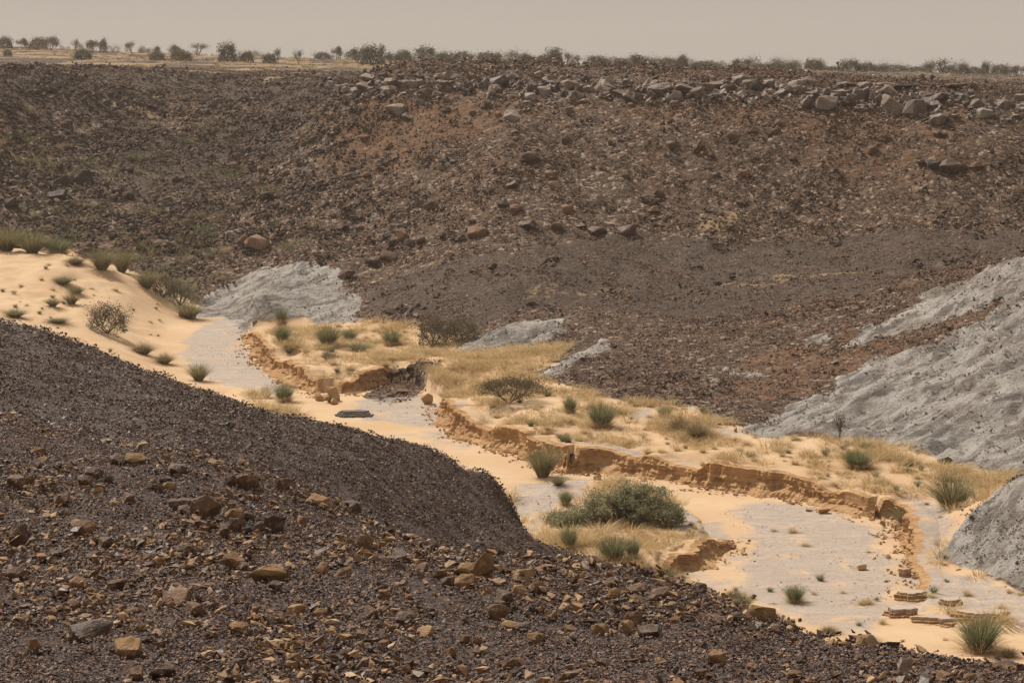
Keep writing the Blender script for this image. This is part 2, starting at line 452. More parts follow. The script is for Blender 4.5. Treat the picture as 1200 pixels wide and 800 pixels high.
# terrain of the valley: real ground types held in attributes
def make_ground_mat():
    m, nt, b = new_mat('valley_ground'); t = NT(nt)
    P = t.pos()
    a1 = t.n('ShaderNodeAttribute', attribute_name='ground_a'); a2 = t.n('ShaderNodeAttribute', attribute_name='ground_b')
    s1 = t.n('ShaderNodeSeparateColor'); s2 = t.n('ShaderNodeSeparateColor')
    t.l(a1.outputs['Color'], s1.inputs[0]); t.l(a2.outputs['Color'], s2.inputs[0])
    sand, grav, clay = s1.outputs[0], s1.outputs[1], s1.outputs[2]
    orange, straw, bench = s2.outputs[0], s2.outputs[1], s2.outputs[2]
    green = a2.outputs['Alpha']
    n_fine = t.noise(P, 9.0, 6, .7); n_mid = t.noise(P, 1.7, 6, .6); n_big = t.noise(P, .25, 5, .6)
    vor = t.n('ShaderNodeTexVoronoi'); vor.inputs['Scale'].default_value = 4.2; t.l(P, vor.inputs['Vector'])
    vs = t.n('ShaderNodeSeparateColor'); t.l(vor.outputs['Color'], vs.inputs[0])
    stones = t.ramp(vs.outputs[0], [(0, (.022, .016, .013)), (.3, (.06, .04, .029)), (.6, (.12, .076, .05)), (.85, (.18, .12, .08)), (.95, (.36, .29, .23))])
    soil = t.mix(t.mapv(n_mid, .35, .65), (.065, .037, .023), (.13, .070, .038))
    base = t.mix(t.mapv(n_fine, .40, .52), soil, stones)
    def edge(mk, n=n_mid, k=.5, w=.12):
        v = t.math('ADD', mk, t.math('MULTIPLY', t.math('SUBTRACT', n, .5), k * 2))
        return t.mapv(v, .5 - w, .5 + w)
    c = base
    c = t.mix(t.math('MULTIPLY', edge(orange, n_mid, .8, .3), .7), c, t.mix(n_fine, (.12, .058, .026), (.19, .10, .048)))
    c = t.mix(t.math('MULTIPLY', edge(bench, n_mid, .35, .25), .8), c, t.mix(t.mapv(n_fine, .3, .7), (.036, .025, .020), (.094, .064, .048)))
    c = t.mix(t.math('MULTIPLY', edge(green, n_mid, .9, .25), .6), c, (.13, .115, .05))
    c = t.mix(t.math('MULTIPLY', edge(straw, n_mid, .9, .15), .85), c, t.mix(n_fine, (.24, .165, .09), (.36, .26, .145)))
    # sand
    sandc = t.mix(t.mapv(n_big, .35, .65), (.47, .315, .185), (.53, .375, .23))
    sandc = t.mix(t.mapv(n_mid, .48, .7, 0, .6), sandc, (.45, .32, .2))
    spk = t.noise(P, 3.3, 8, .8)
    sandc = t.mix(t.mapv(spk, .60, .68, 0, .5), sandc, (.36, .25, .15))
    c = t.mix(edge(sand, n_mid, .35, .08), c, sandc)
    gr = t.mix(t.mapv(n_fine, .35, .65), (.30, .255, .228), (.39, .335, .295))
    gr = t.mix(t.mapv(t.noise(P, 4.0, 8, .8), .52, .62, 0, .75), gr, (.20, .165, .145))
    grav = t.math('SUBTRACT', grav, t.mapv(t.noise(P, 1.1, 9, .72), .50, .64, 0, .65))
    fm = t.n('ShaderNodeMapping'); fm.inputs['Rotation'].default_value = (0, 0, math.radians(22)); fm.inputs['Scale'].default_value = (.25, 1.5, 1); t.l(P, fm.inputs['Vector'])
    flow = t.noise(fm.outputs[0], 1.3, 8, .7)
    gr = t.mix(t.mapv(flow, .42, .62, 0, .45), gr, (.27, .215, .17)); gr = t.mix(t.mapv(flow, .30, .44, .4, 0), gr, (.46, .42, .38))
    c = t.mix(t.math('MULTIPLY', edge(grav, t.noise(P, .5, 10, .75), 1.0, .44), .9), c, gr)
    # clay: grey-violet with darker crusts
    sx = t.n('ShaderNodeSeparateXYZ'); t.l(P, sx.inputs[0]); cb = t.n('ShaderNodeCombineXYZ')
    t.l(t.math('SUBTRACT', t.math('MULTIPLY', sx.outputs[0], .8), t.math('MULTIPLY', sx.outputs[1], .6)), cb.inputs[0])
    t.l(t.math('MULTIPLY', t.math('ADD', t.math('MULTIPLY', sx.outputs[0], .6), t.math('MULTIPLY', sx.outputs[1], .8)), .12), cb.inputs[1])
    t.l(sx.outputs[2], cb.inputs[2])
    n_str = t.noise(cb.outputs[0], 1.5, 9, .74, .4)
    cl = t.mix(t.mapv(n_str, .40, .56), (.20, .175, .16), (.48, .445, .41))
    cl = t.mix(t.mapv(n_fine, .53, .66, 0, .45), cl, (.15, .13, .115))
    cl = t.mix(t.mapv(t.noise(cb.outputs[0], .55, 7, .72), .56, .66, 0, .7), cl, t.mix(t.mapv(n_fine, .4, .6), (.09, .06, .042), (.21, .145, .10)))
    cl = t.mix(t.mapv(n_big, .52, .66, 0, .55), cl, (.21, .155, .115))
    c = t.mix(edge(clay, t.noise(cb.outputs[0], 1.2, 9, .78), 1.15, .14), c, cl)
    t.l(c, b.inputs['Base Color'])
    b.inputs['Roughness'].default_value = .9
    b.inputs['Specular IOR Level'].default_value = .25
    # relief: coarse on scree and clay, faint ripples on sand
    rough = t.mapv(t.math('SUBTRACT', t.math('MAXIMUM', clay, t.math('SUBTRACT', 1.0, sand)), 0.0), 0, 1, .05, 1)
    h = t.math('ADD', t.math('MULTIPLY', n_mid, .5), t.math('MULTIPLY', n_fine, .2))
    h = t.math('SUBTRACT', h, t.math('MULTIPLY', vor.outputs['Distance'], .12))
    h = t.math('ADD', h, t.math('MULTIPLY', clay, t.math('ADD', t.math('MULTIPLY', n_str, .5), t.math('MULTIPLY', n_fine, .35))))
    h = t.math('MULTIPLY', h, rough)
    t.l(t.bump(h, .9, .5), b.inputs['Normal'])
    return m

def ground_simple(name, dark, light, accent, acc_lo=.55, scale=1.0):
    m, nt, b = new_mat(name); t = NT(nt); P = t.pos()
    n1 = t.noise(P, 14 * scale, 7, .72); n2 = t.noise(P, 1.2 * scale, 5, .6)
    vor = t.n('ShaderNodeTexVoronoi'); vor.inputs['Scale'].default_value = 26 * scale; t.l(P, vor.inputs['Vector'])
    vs = t.n('ShaderNodeSeparateColor'); t.l(vor.outputs['Color'], vs.inputs[0])
    c = t.mix(t.mapv(vs.outputs[0], .1, .95), dark, light)
    c = t.mix(t.mapv(n2, acc_lo, acc_lo + .15, 0, .6), c, accent)
    c = t.mix(t.mapv(n1, .3, .7), c, dark, )
    t.l(c, b.inputs['Base Color']); b.inputs['Roughness'].default_value = .85
    t.l(t.bump(t.math('ADD', n1, t.math('MULTIPLY', vor.outputs['Distance'], -1.0)), .8, .03), b.inputs['Normal'])
    return m

def stone_mat(name, stops, rough=(.45, .8), spec=.5, topdust=None, nscale=14, bump=.02):
    """stones: each its own tone, mottled"""
    m, nt, b = new_mat(name); t = NT(nt)
    g = t.n('ShaderNodeNewGeometry'); oi = t.n('ShaderNodeObjectInfo'); tc = t.n('ShaderNodeTexCoord')
    r = t.math('FRACT', t.math('ADD', t.math('MULTIPLY', g.outputs['Random Per Island'], 7.31), t.math('MULTIPLY', oi.outputs['Random'], 3.77)))
    c = t.ramp(r, stops)
    n = t.noise(tc.outputs['Object'], nscale, 6, .65)
    c = t.mix(t.mapv(n, .4, .7, 0, .55), c, t.mix(.5, c, (.02, .015, .012)))
    n3 = t.noise(tc.outputs['Object'], nscale * .35, 4, .6)
    c = t.mix(t.mapv(n3, .5, .66, 0, .4), c, (stops[-1][1][0] * .9, stops[-1][1][1] * .85, stops[-1][1][2] * .8))
    t.l(c, b.inputs['Base Color'])
    t.l(t.mapv(r, 0, 1, rough[0], rough[1]), b.inputs['Roughness'])
    b.inputs['Specular IOR Level'].default_value = spec
    t.l(t.bump(n, .7, bump), b.inputs['Normal'])
    return m

def leaf_mat(name, stops, rough=.7, trans=.25):
    m, nt, b = new_mat(name); t = NT(nt)
    g = t.n('ShaderNodeNewGeometry'); oi = t.n('ShaderNodeObjectInfo')
    r = t.math('FRACT', t.math('ADD', g.outputs['Random Per Island'], t.math('MULTIPLY', oi.outputs['Random'], .35)))
    c = t.ramp(r, stops)
    t.l(c, b.inputs['Base Color']); b.inputs['Roughness'].default_value = rough
    b.inputs['Specular IOR Level'].default_value = .2
    out = [n for n in nt.nodes if n.type == 'OUTPUT_MATERIAL'][0]
    tr = t.n('ShaderNodeBsdfTranslucent'); mx = t.n('ShaderNodeMixShader'); mx.inputs[0].default_value = trans
    t.l(c, tr.inputs['Color']); t.l(b.outputs[0], mx.inputs[1]); t.l(tr.outputs[0], mx.inputs[2]); t.l(mx.outputs[0], out.inputs['Surface'])
    return m

M = {}
M['ground'] = make_ground_mat()
M['near'] = ground_simple('near_gravel_ground', (0.024, 0.013, 0.010), (0.105, 0.060, 0.045), (0.165, 0.074, 0.036))
M['ridge'] = ground_simple('ridge_scree_ground', (0.031, 0.020, 0.016), (0.110, 0.070, 0.052), (0.132, 0.070, 0.043), .5, .7)
M['flake'] = stone_mat('dark_gravel', [(0, (0.020, 0.009, 0.007)), (.35, (0.055, 0.030, 0.023)), (.62, (0.110, 0.063, 0.049)), (.82, (0.176, 0.104, 0.076)), (.92, (0.286, 0.153, 0.086)), (1, (0.374, 0.242, 0.172))], (.45, .85), .5, nscale=30)
M['brown'] = stone_mat('brown_stone', [(0, (.035, .015, .006)), (.35, (.09, .039, .014)), (.65, (.20, .10, .036)), (.88, (.33, .19, .082)), (1, (.44, .31, .19))], (.45, .8), .45, nscale=9, bump=.03)
M['scree'] = stone_mat('scree_stone', [(0, (0.024, 0.012, 0.009)), (.45, (0.068, 0.035, 0.023)), (.78, (0.121, 0.064, 0.040)), (.93, (0.187, 0.107, 0.069)), (1, (0.308, 0.214, 0.163))], (.45, .85), .45, nscale=12)
M['hill'] = stone_mat('hillside_stone', [(0, (0.036, 0.018, 0.011)), (.38, (0.090, 0.046, 0.026)), (.7, (0.148, 0.078, 0.045)), (.88, (0.201, 0.114, 0.071)), (.96, (0.286, 0.184, 0.130)), (1, (0.403, 0.291, 0.223))], (.6, .9), .3, nscale=5, bump=.05)
M['black'] = stone_mat('dark_hillside_stone', [(0, (0.026, 0.016, 0.013)), (.5, (0.059, 0.036, 0.028)), (.85, (0.097, 0.065, 0.047)), (1, (0.238, 0.162, 0.122))], (.7, .95), .2, nscale=5, bump=.05)
M['rim'] = stone_mat('rim_boulder', [(0, (.045, .024, .015)), (.4, (.095, .056, .037)), (.7, (.15, .10, .073)), (.87, (.21, .16, .125)), (1, (.32, .27, .235))], (.5, .8), .5, nscale=3, bump=.12)
M['pale'] = stone_mat('pale_gravel', [(0, (.07, .05, .04)), (.3, (.22, .17, .13)), (.6, (.34, .29, .25)), (1, (.5, .46, .42))], (.5, .9), .4)
M['clod'] = stone_mat('sand_clod', [(0, (.30, .16, .075)), (.5, (.42, .25, .125)), (1, (.55, .37, .21))], (.8, .95), .2)
M['claystone'] = stone_mat('clay_crumb', [(0, (.08, .064, .054)), (.25, (.2, .175, .16)), (.7, (.31, .285, .265)), (.88, (.38, .35, .33)), (.95, (.26, .17, .10)), (1, (.14, .09, .06))], (.7, .95), .3)
M['leaf_acacia'] = leaf_mat('shrub_leaf', [(0, (.17, .17, .09)), (.5, (.27, .26, .15)), (.85, (.35, .32, .19)), (1, (.45, .40, .26))], trans=.45)
M['broom_green'] = leaf_mat('broom_green', [(0, (.08, .10, .045)), (.5, (.14, .16, .075)), (.8, (.21, .21, .10)), (1, (.42, .34, .18))], trans=.35)
M['broom_dry'] = leaf_mat('broom_dry', [(0, (.16, .12, .06)), (.5, (.28, .21, .11)), (1, (.42, .33, .18))])
M['straw'] = leaf_mat('straw', [(0, (.40, .28, .14)), (.5, (.58, .43, .23)), (.85, (.66, .52, .31)), (1, (.44, .38, .2))], trans=.35)
M['twig'] = leaf_mat('dry_twig', [(0, (.06, .045, .03)), (.5, (.12, .085, .055)), (1, (.22, .165, .11))], trans=.05)
M['leaf_dry'] = leaf_mat('dry_shrub_leaf', [(0, (.07, .055, .03)), (.5, (.13, .10, .055)), (1, (.22, .17, .10))])
M['leaf_far'] = leaf_mat('far_tree_leaf', [(0, (.075, .062, .038)), (.5, (.125, .102, .063)), (1, (.19, .155, .10))], trans=.35)
M['bark'] = stone_mat('bark', [(0, (.07, .05, .035)), (1, (.13, .095, .065))], (.8, .9), .2)

M['darkclay'] = stone_mat('dark_clay', [(0, (.13, .115, .105)), (1, (.20, .18, .165))], (.8, .95), .2, nscale=5, bump=.1)

def bank_material():
    m, nt, b = new_mat('cut_bank_sand'); t = NT(nt); P = t.pos()
    n = t.noise(P, 5, 7, .7); n2 = t.noise(P, 1.1, 4, .6)
    mp = t.n('ShaderNodeMapping'); mp.inputs['Scale'].default_value = (.3, .3, 7); t.l(P, mp.inputs['Vector'])
    st = t.noise(mp.outputs[0], 1.6, 5, .6)
    c = t.mix(t.mapv(n, .3, .7), (.34, .185, .085), (.50, .31, .155))
    c = t.mix(t.mapv(st, .45, .62, 0, .6), c, (.56, .38, .21))
    c = t.mix(t.mapv(n2, .5, .7, 0, .5), c, (.28, .14, .06))
    t.l(c, b.inputs['Base Color']); b.inputs['Roughness'].default_value = .95; b.inputs['Specular IOR Level'].default_value = .15
    t.l(t.bump(t.math('ADD', n, st), 1, .12), b.inputs['Normal'])
    return m
M['bank'] = bank_material()

def lip_material():
    m, nt, b = new_mat('terrace_sand'); t = NT(nt); P = t.pos()
    c = t.mix(t.mapv(t.noise(P, 1.7, 6, .6), .48, .7), (.49, .335, .20), (.41, .285, .175))
    t.l(c, b.inputs['Base Color']); b.inputs['Roughness'].default_value = .95; b.inputs['Specular IOR Level'].default_value = .15
    return m
M['lip'] = lip_material()
def skin_material():
    m, nt, b = new_mat('gravel_skin'); t = NT(nt); P = t.pos()
    c = t.mix(t.mapv(t.noise(P, 3, 8, .75), .42, .6), (.36, .32, .29), (.44, .29, .17))
    t.l(c, b.inputs['Base Color']); b.inputs['Roughness'].default_value = .95
    return m
M['gravelskin'] = skin_material()

# ------------------------------------------------------------------ object helpers
def mesh_np(name, verts, faces, mat, smooth=False):
    """faces: int array (n,3) or (n,4)"""
    verts = np.asarray(verts, np.float32); faces = np.asarray(faces, np.int32)
    me = bpy.data.meshes.new(name)
    me.vertices.add(len(verts)); me.vertices.foreach_set('co', verts.ravel())
    k = faces.shape[1]
    me.loops.add(faces.size); me.loops.foreach_set('vertex_index', faces.ravel())
    me.polygons.add(len(faces)); me.polygons.foreach_set('loop_start', np.arange(0, faces.size, k, dtype=np.int32))
    me.polygons.foreach_set('use_smooth', np.full(len(faces), smooth))
    me.update(calc_edges=True)
    if mat: me.materials.append(mat)
    return me

def link(name, data, parent=None, loc=None, rot=None, scale=None, **props):
    o = bpy.data.objects.new(name, data); COL.objects.link(o)
    if parent: o.parent = parent
    if loc is not None: o.location = loc
    if rot is not None: o.rotation_euler = rot
    if scale is not None: o.scale = scale
    for k, v in props.items():
        if v: o[k] = v
    return o

def thing(name, label, category, group=None, loc=(0, 0, 0), rot=(0, 0, 0), scale=(1, 1, 1)):
    return link(name, None, loc=loc, rot=rot, scale=scale, label=label, category=category, group=group)

# ------------------------------------------------------------------ setting: valley sheets
nr, nc = GX.shape
VV = np.stack([GX, GY, GZ], -1).reshape(-1, 3)
idx = np.arange(nr * nc).reshape(nr, nc)
QUAD = np.stack([idx[:-1, :-1], idx[:-1, 1:], idx[1:, 1:], idx[1:, :-1]], -1).reshape(-1, 4)
def cmean(G): return ((G[:-1, :-1] + G[1:, 1:] + G[:-1, 1:] + G[1:, :-1]) / 4).ravel()
cs, cc, cY, cX, cd = cmean(M_sand), cmean(M_clay), cmean(GY), cmean(GX), cmean(sd_bed)
cup = cmean(up)
clsf = np.zeros(len(QUAD), int)                               # 0 hillside
clsf[(cc > .5)] = 4                                            # grey clay
clsf[cs > .5] = 1                                              # sandy terraces
clsf[(cs > .5) & (cX / cY < -0.105) & (cd > .1) & (cY > 100)] = 3
clsf[cd < .25] = 2                                             # stream bed
clsf[(cY > 160) & (cup > -3.6) & (cc < .5)] = 5
rgba_a = np.stack([M_sand, M_grav, M_clay, np.ones_like(GX)], -1).reshape(-1, 4).astype(np.float32)
rgba_b = np.stack([M_orange, M_straw, M_bench, M_green], -1).reshape(-1, 4).astype(np.float32)
for k, nm in enumerate(['hillside', 'sandy_terrace', 'stream_bed', 'sand_dune', 'clay_slope', 'plateau']):
    q = QUAD[clsf == k]
    if not len(q): continue
    used, inv = np.unique(q, return_inverse=True)
    me = mesh_np(nm, VV[used], inv.reshape(-1, 4), M['ground'], True)
    for an, arr in (('ground_a', rgba_a), ('ground_b', rgba_b)):
        at_ = me.attributes.new(an, 'FLOAT_COLOR', 'POINT'); at_.data.foreach_set('color', arr[used].ravel())
    link(nm, me, kind='structure')

def sheet(name, f, xs, ys, mat, cut=None):
    X, Y = np.meshgrid(xs, ys)
    Z = f(X, Y)
    P = np.stack([X, Y, Z], -1).reshape(-1, 3)
    i = np.arange(X.size).reshape(X.shape)
    q = np.stack([i[:-1, :-1], i[:-1, 1:], i[1:, 1:], i[1:, :-1]], -1).reshape(-1, 4)
    if cut is not None:
        zc = P[q, 2].mean(1); q = q[zc > cut]
        used, inv = np.unique(q, return_inverse=True); P = P[used]; q = inv.reshape(-1, 4)
    link(name, mesh_np(name, P, q, mat, True), kind='structure')

sheet('near_slope', near_z, np.linspace(-18, 14, 330), np.concatenate([np.arange(-12, 12, .5), np.arange(12, 40, .1)]), M['near'], -17.5)
sheet('dark_ridge', ridge_z, np.linspace(-26, 14, 330), np.arange(30, 74, .15), M['ridge'], -17.5)

gv = {k: interp_grid(v) for k, v in dict(sand=M_sand, clay=M_clay, bench=M_bench, orange=M_orange, straw=M_straw, grav=M_grav, up=up, sd=sd_bed).items()}

# ------------------------------------------------------------------ cut banks along the stream
def resample(P, step):
    P = np.array(P, float); d = np.r_[0, np.cumsum(np.linalg.norm(np.diff(P[:, :2], axis=0), axis=1))]
    s = np.arange(0, d[-1], step)
    # smooth corners
    out = np.stack([np.interp(s, d, P[:, i]) for i in range(P.shape[1])], -1)
    k = max(3, int(.8 / step)) | 1
    pad = np.pad(out, ((k // 2, k // 2), (0, 0)), 'edge')
    return np.stack([np.convolve(pad[:, i], np.ones(k) / k, 'valid') for i in range(P.shape[1])], -1), s

def bank(name, foot_px, inward=1, flute=1.0, step=.05, seed=0, foot_h=-.25, scale_h=1.0):
    P = [pbed(u, v) for u, v in foot_px]
    P, s = resample(P, step)
    T = np.gradient(P[:, :2], axis=0); T /= np.linalg.norm(T, axis=1)[:, None] + 1e-9
    kw = np.ones(27) / 27
    T = np.stack([np.convolve(np.pad(T[:, i_], 13, 'edge'), kw, 'valid') for i_ in (0, 1)], -1); T /= np.linalg.norm(T, axis=1)[:, None] + 1e-9
    N = np.stack([-T[:, 1], T[:, 0]], -1) * inward             # points into the terrace
    n = len(P); S = s[:n]
    endf = np.clip(np.minimum(np.arange(n), n - 1 - np.arange(n)) * step / 1.2, 0, 1)
    back = P[:, :2] + N * 1.35
    ztop = valley_z(back[:, 0], back[:, 1]) + .01
    zb = bed_z(P[:, 1])
    edge_w = .22 * fbm(S * .9, S * 0 + seed, 4) + .10 * fbm(S * 5, S * 0 + seed + 4, 3)
    edge_w = np.minimum(1.5 * edge_w - .12, .02)
    NQ = 22
    rows = []
    for j in range(NQ + 4):
        if j < 4:                                              # lip, running back just under the terrace
            q = 0; off = (1.6, 1.35, 1.08, .78)[j]; w = (0, 0, .5, 1)[j]
        else:
            q = (j - 3) / NQ
            fl = ridged(S * 1.3 * flute + seed, S * 0 + q * .7, 3); fl2 = fbm(S * 6, S * 0 + q * 6 + seed, 3)
            slump = np.clip(fbm(S * .55, S * 0 + seed + 40, 2) * 1.6, 0, 1)            # stretches where the face has fallen to a slope
            off = .56 - .12 * q - (.28 + 1.0 * slump) * sstep(.35, 1, q) + .30 * (fl - .5) * math.sin(math.pi * min(1, q * 1.1)) + .09 * fl2
            off = off - .16 * (np.round(5 * vnoise(S * .9 + seed, S * 0 + q * 9)) / 5 - .4) * (q < .85) - .10 * (ridged(S * 4.3, S * 0 + q * 3 + seed, 2) - .5)
            w = 1
        off = off + edge_w * w
        if j >= 4: off = np.minimum(off, .47 - .05 * q)
        xy = P[:, :2] + N * (off[:, None] if hasattr(off, '__len__') else off)
        if j < 4:
            zt = ztop if j > 1 else valley_z(xy[:, 0], np.maximum(xy[:, 1], 55)) - (.12, .03)[j]
            z = zt - (0, 0, .0, .0)[j] + .02 * fbm(S * 3, S * 0 + j, 2)
        else:
            z = (zb - .12) + (ztop + .03 * fbm(S * 3, S * 0, 2) - (zb - .12)) * (1 - q) ** (1 + .5 * slump)
        z = np.where(endf < 1, np.minimum(z, zb - .25 + (z - zb + .25) * (endf ** .35)), z)
        rows.append(np.stack([xy[:, 0], xy[:, 1], z], -1))
    G = np.array(rows); r, c_ = G.shape[:2]
    i = np.arange(r * c_).reshape(r, c_)
    q4 = np.stack([i[:-1, :-1], i[:-1, 1:], i[1:, 1:], i[1:, :-1]], -1).reshape(-1, 4)
    if inward > 0: q4 = q4[:, ::-1]
    me = mesh_np(name, G.reshape(-1, 3), q4, M['bank'], False); me.materials.append(M['ground'])
    gx, gy = G[..., 0].ravel(), np.maximum(G[..., 1].ravel(), 55)
    for an, ks in (('ground_a', ('sand', 'grav', 'clay')), ('ground_b', ('orange', 'straw', 'bench'))):
        col_ = np.stack([gv[k_](gx, gy) for k_ in ks] + [np.zeros_like(gx)], -1).astype(np.float32)
        if an == 'ground_a': col_[:, 0] = 1
        at_ = me.attributes.new(an, 'FLOAT_COLOR', 'POINT'); at_.data.foreach_set('color', col_.ravel())
    mi = np.zeros(len(q4), np.int32); mi[:3 * (c_ - 1)] = 1; me.polygons.foreach_set('material_index', mi)
    link(name, me, kind='structure')
    return P, N

# (the foot lines run left to right; the terrace lies on their left-hand side)
banks = []
banks.append(bank('cut_bank', [(286, 392), (290, 400), (300, 425), (320, 438), (345, 452), (365, 462), (380, 468), (396, 463), (412, 461), (430, 457), (455, 449), (475, 447)], 1, 1.5, seed=3))
banks.append(bank('cut_bank', [(505, 476), (515, 490), (530, 510), (560, 522), (600, 532), (630, 548), (660, 556), (700, 553), (760, 561), (820, 571), (860, 578), (905, 581), (950, 591), (1000, 604), (1026, 611), (1042, 606), (1049, 618), (1053, 640), (1056, 665), (1062, 688), (1058, 700)], 1, 1.0, seed=13))
banks.append(bank('cut_bank', [(868, 634), (862, 645), (845, 652), (828, 661), (812, 668), (796, 676)], -1, 1.2, seed=31) )

# ------------------------------------------------------------------ stones
def rock_mesh(name, seed, mat, n=13, flat=.6, chips=0):
    rnd = random.Random(seed)
    bm = bmesh.new()
    for _ in range(n):
        v = Vector((rnd.gauss(0, 1), rnd.gauss(0, 1), rnd.gauss(0, 1))).normalized() * rnd.uniform(.82, 1.0)
        v = Vector([max(-.72, min(.72, c)) for c in v])
        v.x *= rnd.uniform(.9, 1.1); v.z *= flat
        bm.verts.new(v * .62)
    r = bmesh.ops.convex_hull(bm, input=bm.verts)
    junk = [g for g in r['geom_interior'] + r['geom_unused'] if isinstance(g, bmesh.types.BMVert)]
    bmesh.ops.delete(bm, geom=list(set(junk)), context='VERTS')
    bmesh.ops.dissolve_limit(bm, angle_limit=math.radians(14), verts=bm.verts, edges=bm.edges)
    if chips:
        bmesh.ops.bevel(bm, geom=list(bm.edges), offset=.028, segments=1, affect='EDGES', profile=.6)
        bmesh.ops.triangulate(bm, faces=bm.faces)
        bmesh.ops.subdivide_edges(bm, edges=[e for e in bm.edges if e.calc_length() > .22], cuts=1, fractal=.0, use_grid_fill=True)
        from mathutils import noise as mn
        for v in bm.verts:
            v.co += v.co.normalized() * (.045 * chips * mn.noise(v.co * 3.1 + Vector((seed, 0, 0))) + .02 * chips * mn.noise(v.co * 8 + Vector((0, seed, 0))))
    bmesh.ops.recalc_face_normals(bm, faces=bm.faces)
    if chips:                                              # unit box, so that a scale is a size in metres
        lo = [min(v.co[i] for v in bm.verts) for i in range(3)]; hi = [max(v.co[i] for v in bm.verts) for i in range(3)]
        for v in bm.verts:
            for i in range(3): v.co[i] = (v.co[i] - (lo[i] + hi[i]) / 2) / (hi[i] - lo[i])
    me = bpy.data.meshes.new(name); bm.to_mesh(me); bm.free(); me.materials.append(mat)
    return me

def np_mesh(me):
    v = np.empty(len(me.vertices) * 3, np.float32); me.vertices.foreach_get('co', v)
    me.calc_loop_triangles(); t = np.empty(len(me.loop_triangles) * 3, np.int32); me.loop_triangles.foreach_get('vertices', t)
    return v.reshape(-1, 3), t.reshape(-1, 3)

def rotm(ax, ay, az):
    return np.array(Euler((ax, ay, az)).to_matrix())

def clump_mesh(name, seed, mat, count, radius, smin, smax, flat=.55, power=2.0, nshape=9):
    """a handful of pebbles lying round a point"""
    rnd = random.Random(seed); vs, fs, k = [], [], 0
    shapes = [np_mesh(rock_mesh('tmp', seed * 31 + j, mat, nshape, flat)) for j in range(4)]
    for i in range(count):
        v, f = shapes[rnd.randrange(4)]
        a = rnd.uniform(0, 2 * math.pi); r = radius * math.sqrt(rnd.random())
        s = smin + (smax - smin) * rnd.random() ** power
        sv = np.array([s * rnd.uniform(.8, 1.5), s * rnd.uniform(.7, 1.1), s * rnd.uniform(.6, 1.1)])
        R = rotm(rnd.gauss(0, .35), rnd.gauss(0, .35), rnd.uniform(0, 6.28))
        p = (v * sv) @ R.T + np.array([r * math.cos(a), r * math.sin(a), s * .12])
        vs.append(p); fs.append(f + k); k += len(v)
    return mesh_np(name, np.concatenate(vs), np.concatenate(fs), mat)

def proto_collection(name, meshes):
    c = bpy.data.collections.new(name)
    for i, me in enumerate(meshes):
        o = bpy.data.objects.new('%s_%02d' % (name, i), me); c.objects.link(o)
    return c

def normals_of(f, x, y, e=.35):
    dx = (f(x + e, y) - f(x - e, y)) / (2 * e); dy = (f(x, y + e) - f(x, y - e)) / (2 * e)
    n = np.stack([-dx, -dy, np.ones_like(dx)], -1)
    return n / np.linalg.norm(n, axis=1)[:, None]

def eulers(nrm, spin, tilt):
    """XYZ eulers that lay +Z along the normal after a spin"""
    n = nrm + tilt; n /= np.linalg.norm(n, axis=1)[:, None]
    hx = np.stack([np.cos(spin), np.sin(spin), np.zeros_like(spin)], -1)
    xa = hx - n * (hx * n).sum(1)[:, None]; xa /= np.linalg.norm(xa, axis=1)[:, None]
    ya = np.cross(n, xa)
    # matrix columns xa, ya, n
    return np.stack([np.arctan2(ya[:, 2], n[:, 2]), -np.arcsin(np.clip(xa[:, 2], -1, 1)), np.arctan2(xa[:, 1], xa[:, 0])], -1)

def scatter(name, label, category, coll, nproto, x, y, f, scale, tilt=.15, sink=0.0, nrm=None, upright=False):
    """one 'stuff' object: pieces set down on the ground one by one, too many to count"""
    n = len(x)
    z = f(x, y)
    if upright: N = np.tile([0, 0, 1.0], (n, 1))
    else: N = normals_of(f, x, y)
    rot = eulers(N, RNG.uniform(0, 6.283, n), RNG.normal(0, tilt, (n, 3)) * [1, 1, 0])
    P = np.stack([x, y, z - sink * scale], -1).astype(np.float32)
    me = bpy.data.meshes.new(name); me.vertices.add(n); me.vertices.foreach_set('co', P.ravel())
    a = me.attributes.new('turn', 'FLOAT_VECTOR', 'POINT'); a.data.foreach_set('vector', rot.astype(np.float32).ravel())
    a = me.attributes.new('size', 'FLOAT', 'POINT'); a.data.foreach_set('value', scale.astype(np.float32))
    a = me.attributes.new('pick', 'INT', 'POINT'); a.data.foreach_set('value', RNG.integers(0, nproto, n).astype(np.int32))
    me.update()
    o = link(name, me, kind='stuff', label=label, category=category)
    g = bpy.data.node_groups.new(name, 'GeometryNodeTree')
    g.interface.new_socket('Geometry', in_out='INPUT', socket_type='NodeSocketGeometry')
    g.interface.new_socket('Geometry', in_out='OUTPUT', socket_type='NodeSocketGeometry')
    gi, go = g.nodes.new('NodeGroupInput'), g.nodes.new('NodeGroupOutput')
    ci = g.nodes.new('GeometryNodeCollectionInfo'); ci.inputs['Collection'].default_value = coll
    ci.inputs['Separate Children'].default_value = True; ci.inputs['Reset Children'].default_value = True
    ip = g.nodes.new('GeometryNodeInstanceOnPoints'); ip.inputs['Pick Instance'].default_value = True
    def attr(nm, ty):
        q = g.nodes.new('GeometryNodeInputNamedAttribute'); q.data_type = ty; q.inputs['Name'].default_value = nm
        return next(s for s in q.outputs if s.enabled and s.name == 'Attribute')
    g.links.new(gi.outputs[0], ip.inputs['Points']); g.links.new(ci.outputs[0], ip.inputs['Instance'])
    g.links.new(attr('turn', 'FLOAT_VECTOR'), ip.inputs['Rotation']); g.links.new(attr('size', 'FLOAT'), ip.inputs['Scale'])
    g.links.new(attr('pick', 'INT'), ip.inputs['Instance Index']); g.links.new(ip.outputs[0], go.inputs[0])
    md = o.modifiers.new('scatter', 'NODES'); md.node_group = g
    return o

